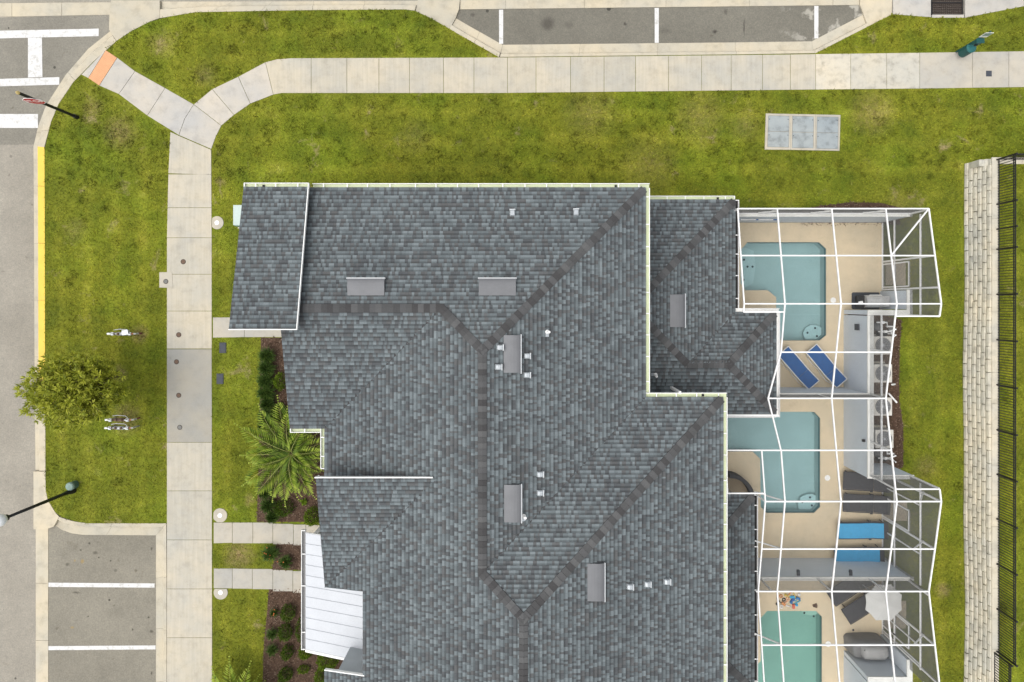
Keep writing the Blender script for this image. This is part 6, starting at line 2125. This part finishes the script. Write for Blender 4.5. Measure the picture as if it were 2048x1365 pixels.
# ---- grass blades over the lawn and the terrace
keep_out = [PG(p) for p in (
    [(160, 150), (212, 99), (390, 208), (424, 178), (477, 153), (531, 124), (582, 116), (1000, 114), (1536, 108.5), (2300, 96), (2300, 176), (1840, 180), (1536, 183), (1000, 189), (580, 189), (547, 192), (501, 210), (469, 232), (443, 254), (432, 276), (426, 300), (427, 2000), (332, 2000), (333, 480), (340, 264), (356, 272), (294, 234)],
    [(424, 634), (700, 634), (700, 677), (424, 677)], [(424, 1044), (620, 1044), (620, 1089), (424, 1089)], [(424, 1136), (620, 1136), (620, 1182), (424, 1182)],
    [(1529, 227), (1681, 229), (1680, 304), (1527, 302)], [(317, 543), (336, 543), (336, 578), (317, 578)], [(1768, 520), (1813, 520), (1813, 573), (1768, 573)],
    [(1768, 1000), (1816, 1000), (1816, 1044), (1768, 1044)], [(1768, 1200), (1814, 1200), (1814, 1259), (1768, 1259)],
    [(421, 431), (448, 431), (448, 461), (421, 461)], [(424, 1016), (456, 1016), (456, 1046), (424, 1046)], [(424, 1176), (457, 1176), (457, 1201), (424, 1201)])]
keep_out += list(mulch_polys.values())
keep_out += [[(-9.9, 3.95), (-9.9, -.6), (-8.1, -.6), (-8.1, -4), (-6.5, -4), (-6.5, -20), (15.5, -20), (15.5, 3.6), (7.7, 3.9)], [(19.0, 6.25), (25, 6.25), (25, -20), (19.0, -20)],
             [(-12.85, 4.35), (-11.8, 4.35), (-11.8, 3.25), (-12.85, 3.25)]]
NB_ = 330000
q = np.stack([rng.uniform(-23.5, 22.6, NB_), rng.uniform(-17.2, 13.6, NB_)], 1)
ok = in_poly(q, lawn_poly)
for p in keep_out:
    ok &= ~in_poly(q, p)
q = q[ok]
z = np.zeros(len(q))
q2 = np.stack([rng.uniform(19.88, 23.0, 15000), rng.uniform(-18, 5.85, 15000)], 1)
q = np.concatenate([q, q2]); z = np.concatenate([z, np.full(len(q2), TERR_Z - .03)])
n = len(q)
# clumps: coarse tufts stand taller and darker, mostly in the lawn beside the north street
nc = 1500
cc = np.stack([rng.uniform(-23, 22, nc), np.where(rng.random(nc) < .7, rng.uniform(5.2, 13, nc), rng.uniform(-17, 13, nc))], 1)
cell = {}
for i, (x, y) in enumerate(cc):
    cell.setdefault((int(math.floor(x)), int(math.floor(y))), []).append(i)
tuft = np.zeros(n); ctint = np.ones(n)
cr_ = rng.uniform(.08, .22, nc); ct_ = rng.uniform(.62, .95, nc)
key = np.floor(q).astype(int)
order = {}
for i in range(n):
    order.setdefault((key[i, 0], key[i, 1]), []).append(i)
for kxy, idx in order.items():
    idx = np.array(idx)
    for dx in (-1, 0, 1):
        for dy in (-1, 0, 1):
            for ci in cell.get((kxy[0] + dx, kxy[1] + dy), ()):
                dd_ = np.hypot(q[idx, 0] - cc[ci, 0], q[idx, 1] - cc[ci, 1])
                m_ = dd_ < cr_[ci]
                tuft[idx[m_]] = 1; ctint[idx[m_]] = ct_[ci]
nb = 2
Q = np.repeat(q, nb, 0); Z = np.repeat(z, nb); T = np.repeat(tuft, nb); CT = np.repeat(ctint, nb)
m = len(Q)
Q = Q + rng.normal(0, .02, (m, 2))
a = rng.uniform(0, 6.28, m)
h = rng.uniform(.025, .06, m) * (1 + .9 * T)
lean = rng.uniform(.03, .085, m) * (1 + .3 * T)
w = rng.uniform(.012, .024, m)
base = np.stack([Q[:, 0], Q[:, 1], Z - .003], 1)
side = np.stack([-np.sin(a), np.cos(a), np.zeros(m)], 1) * w[:, None]
tip = base + np.stack([np.cos(a) * lean, np.sin(a) * lean, h], 1)
tri = np.stack([base - side, base + side, tip], 1).reshape(-1, 3)
tint = rng.normal(1.0, .24, m).clip(.45, 1.7) * CT
tc = np.stack([tint * rng.uniform(.93, 1.1, m), tint, tint * rng.uniform(.8, 1.2, m)], 1)
tint_mesh('grass', tri, 0, tc, M['blades'], kind='stuff', k=3)
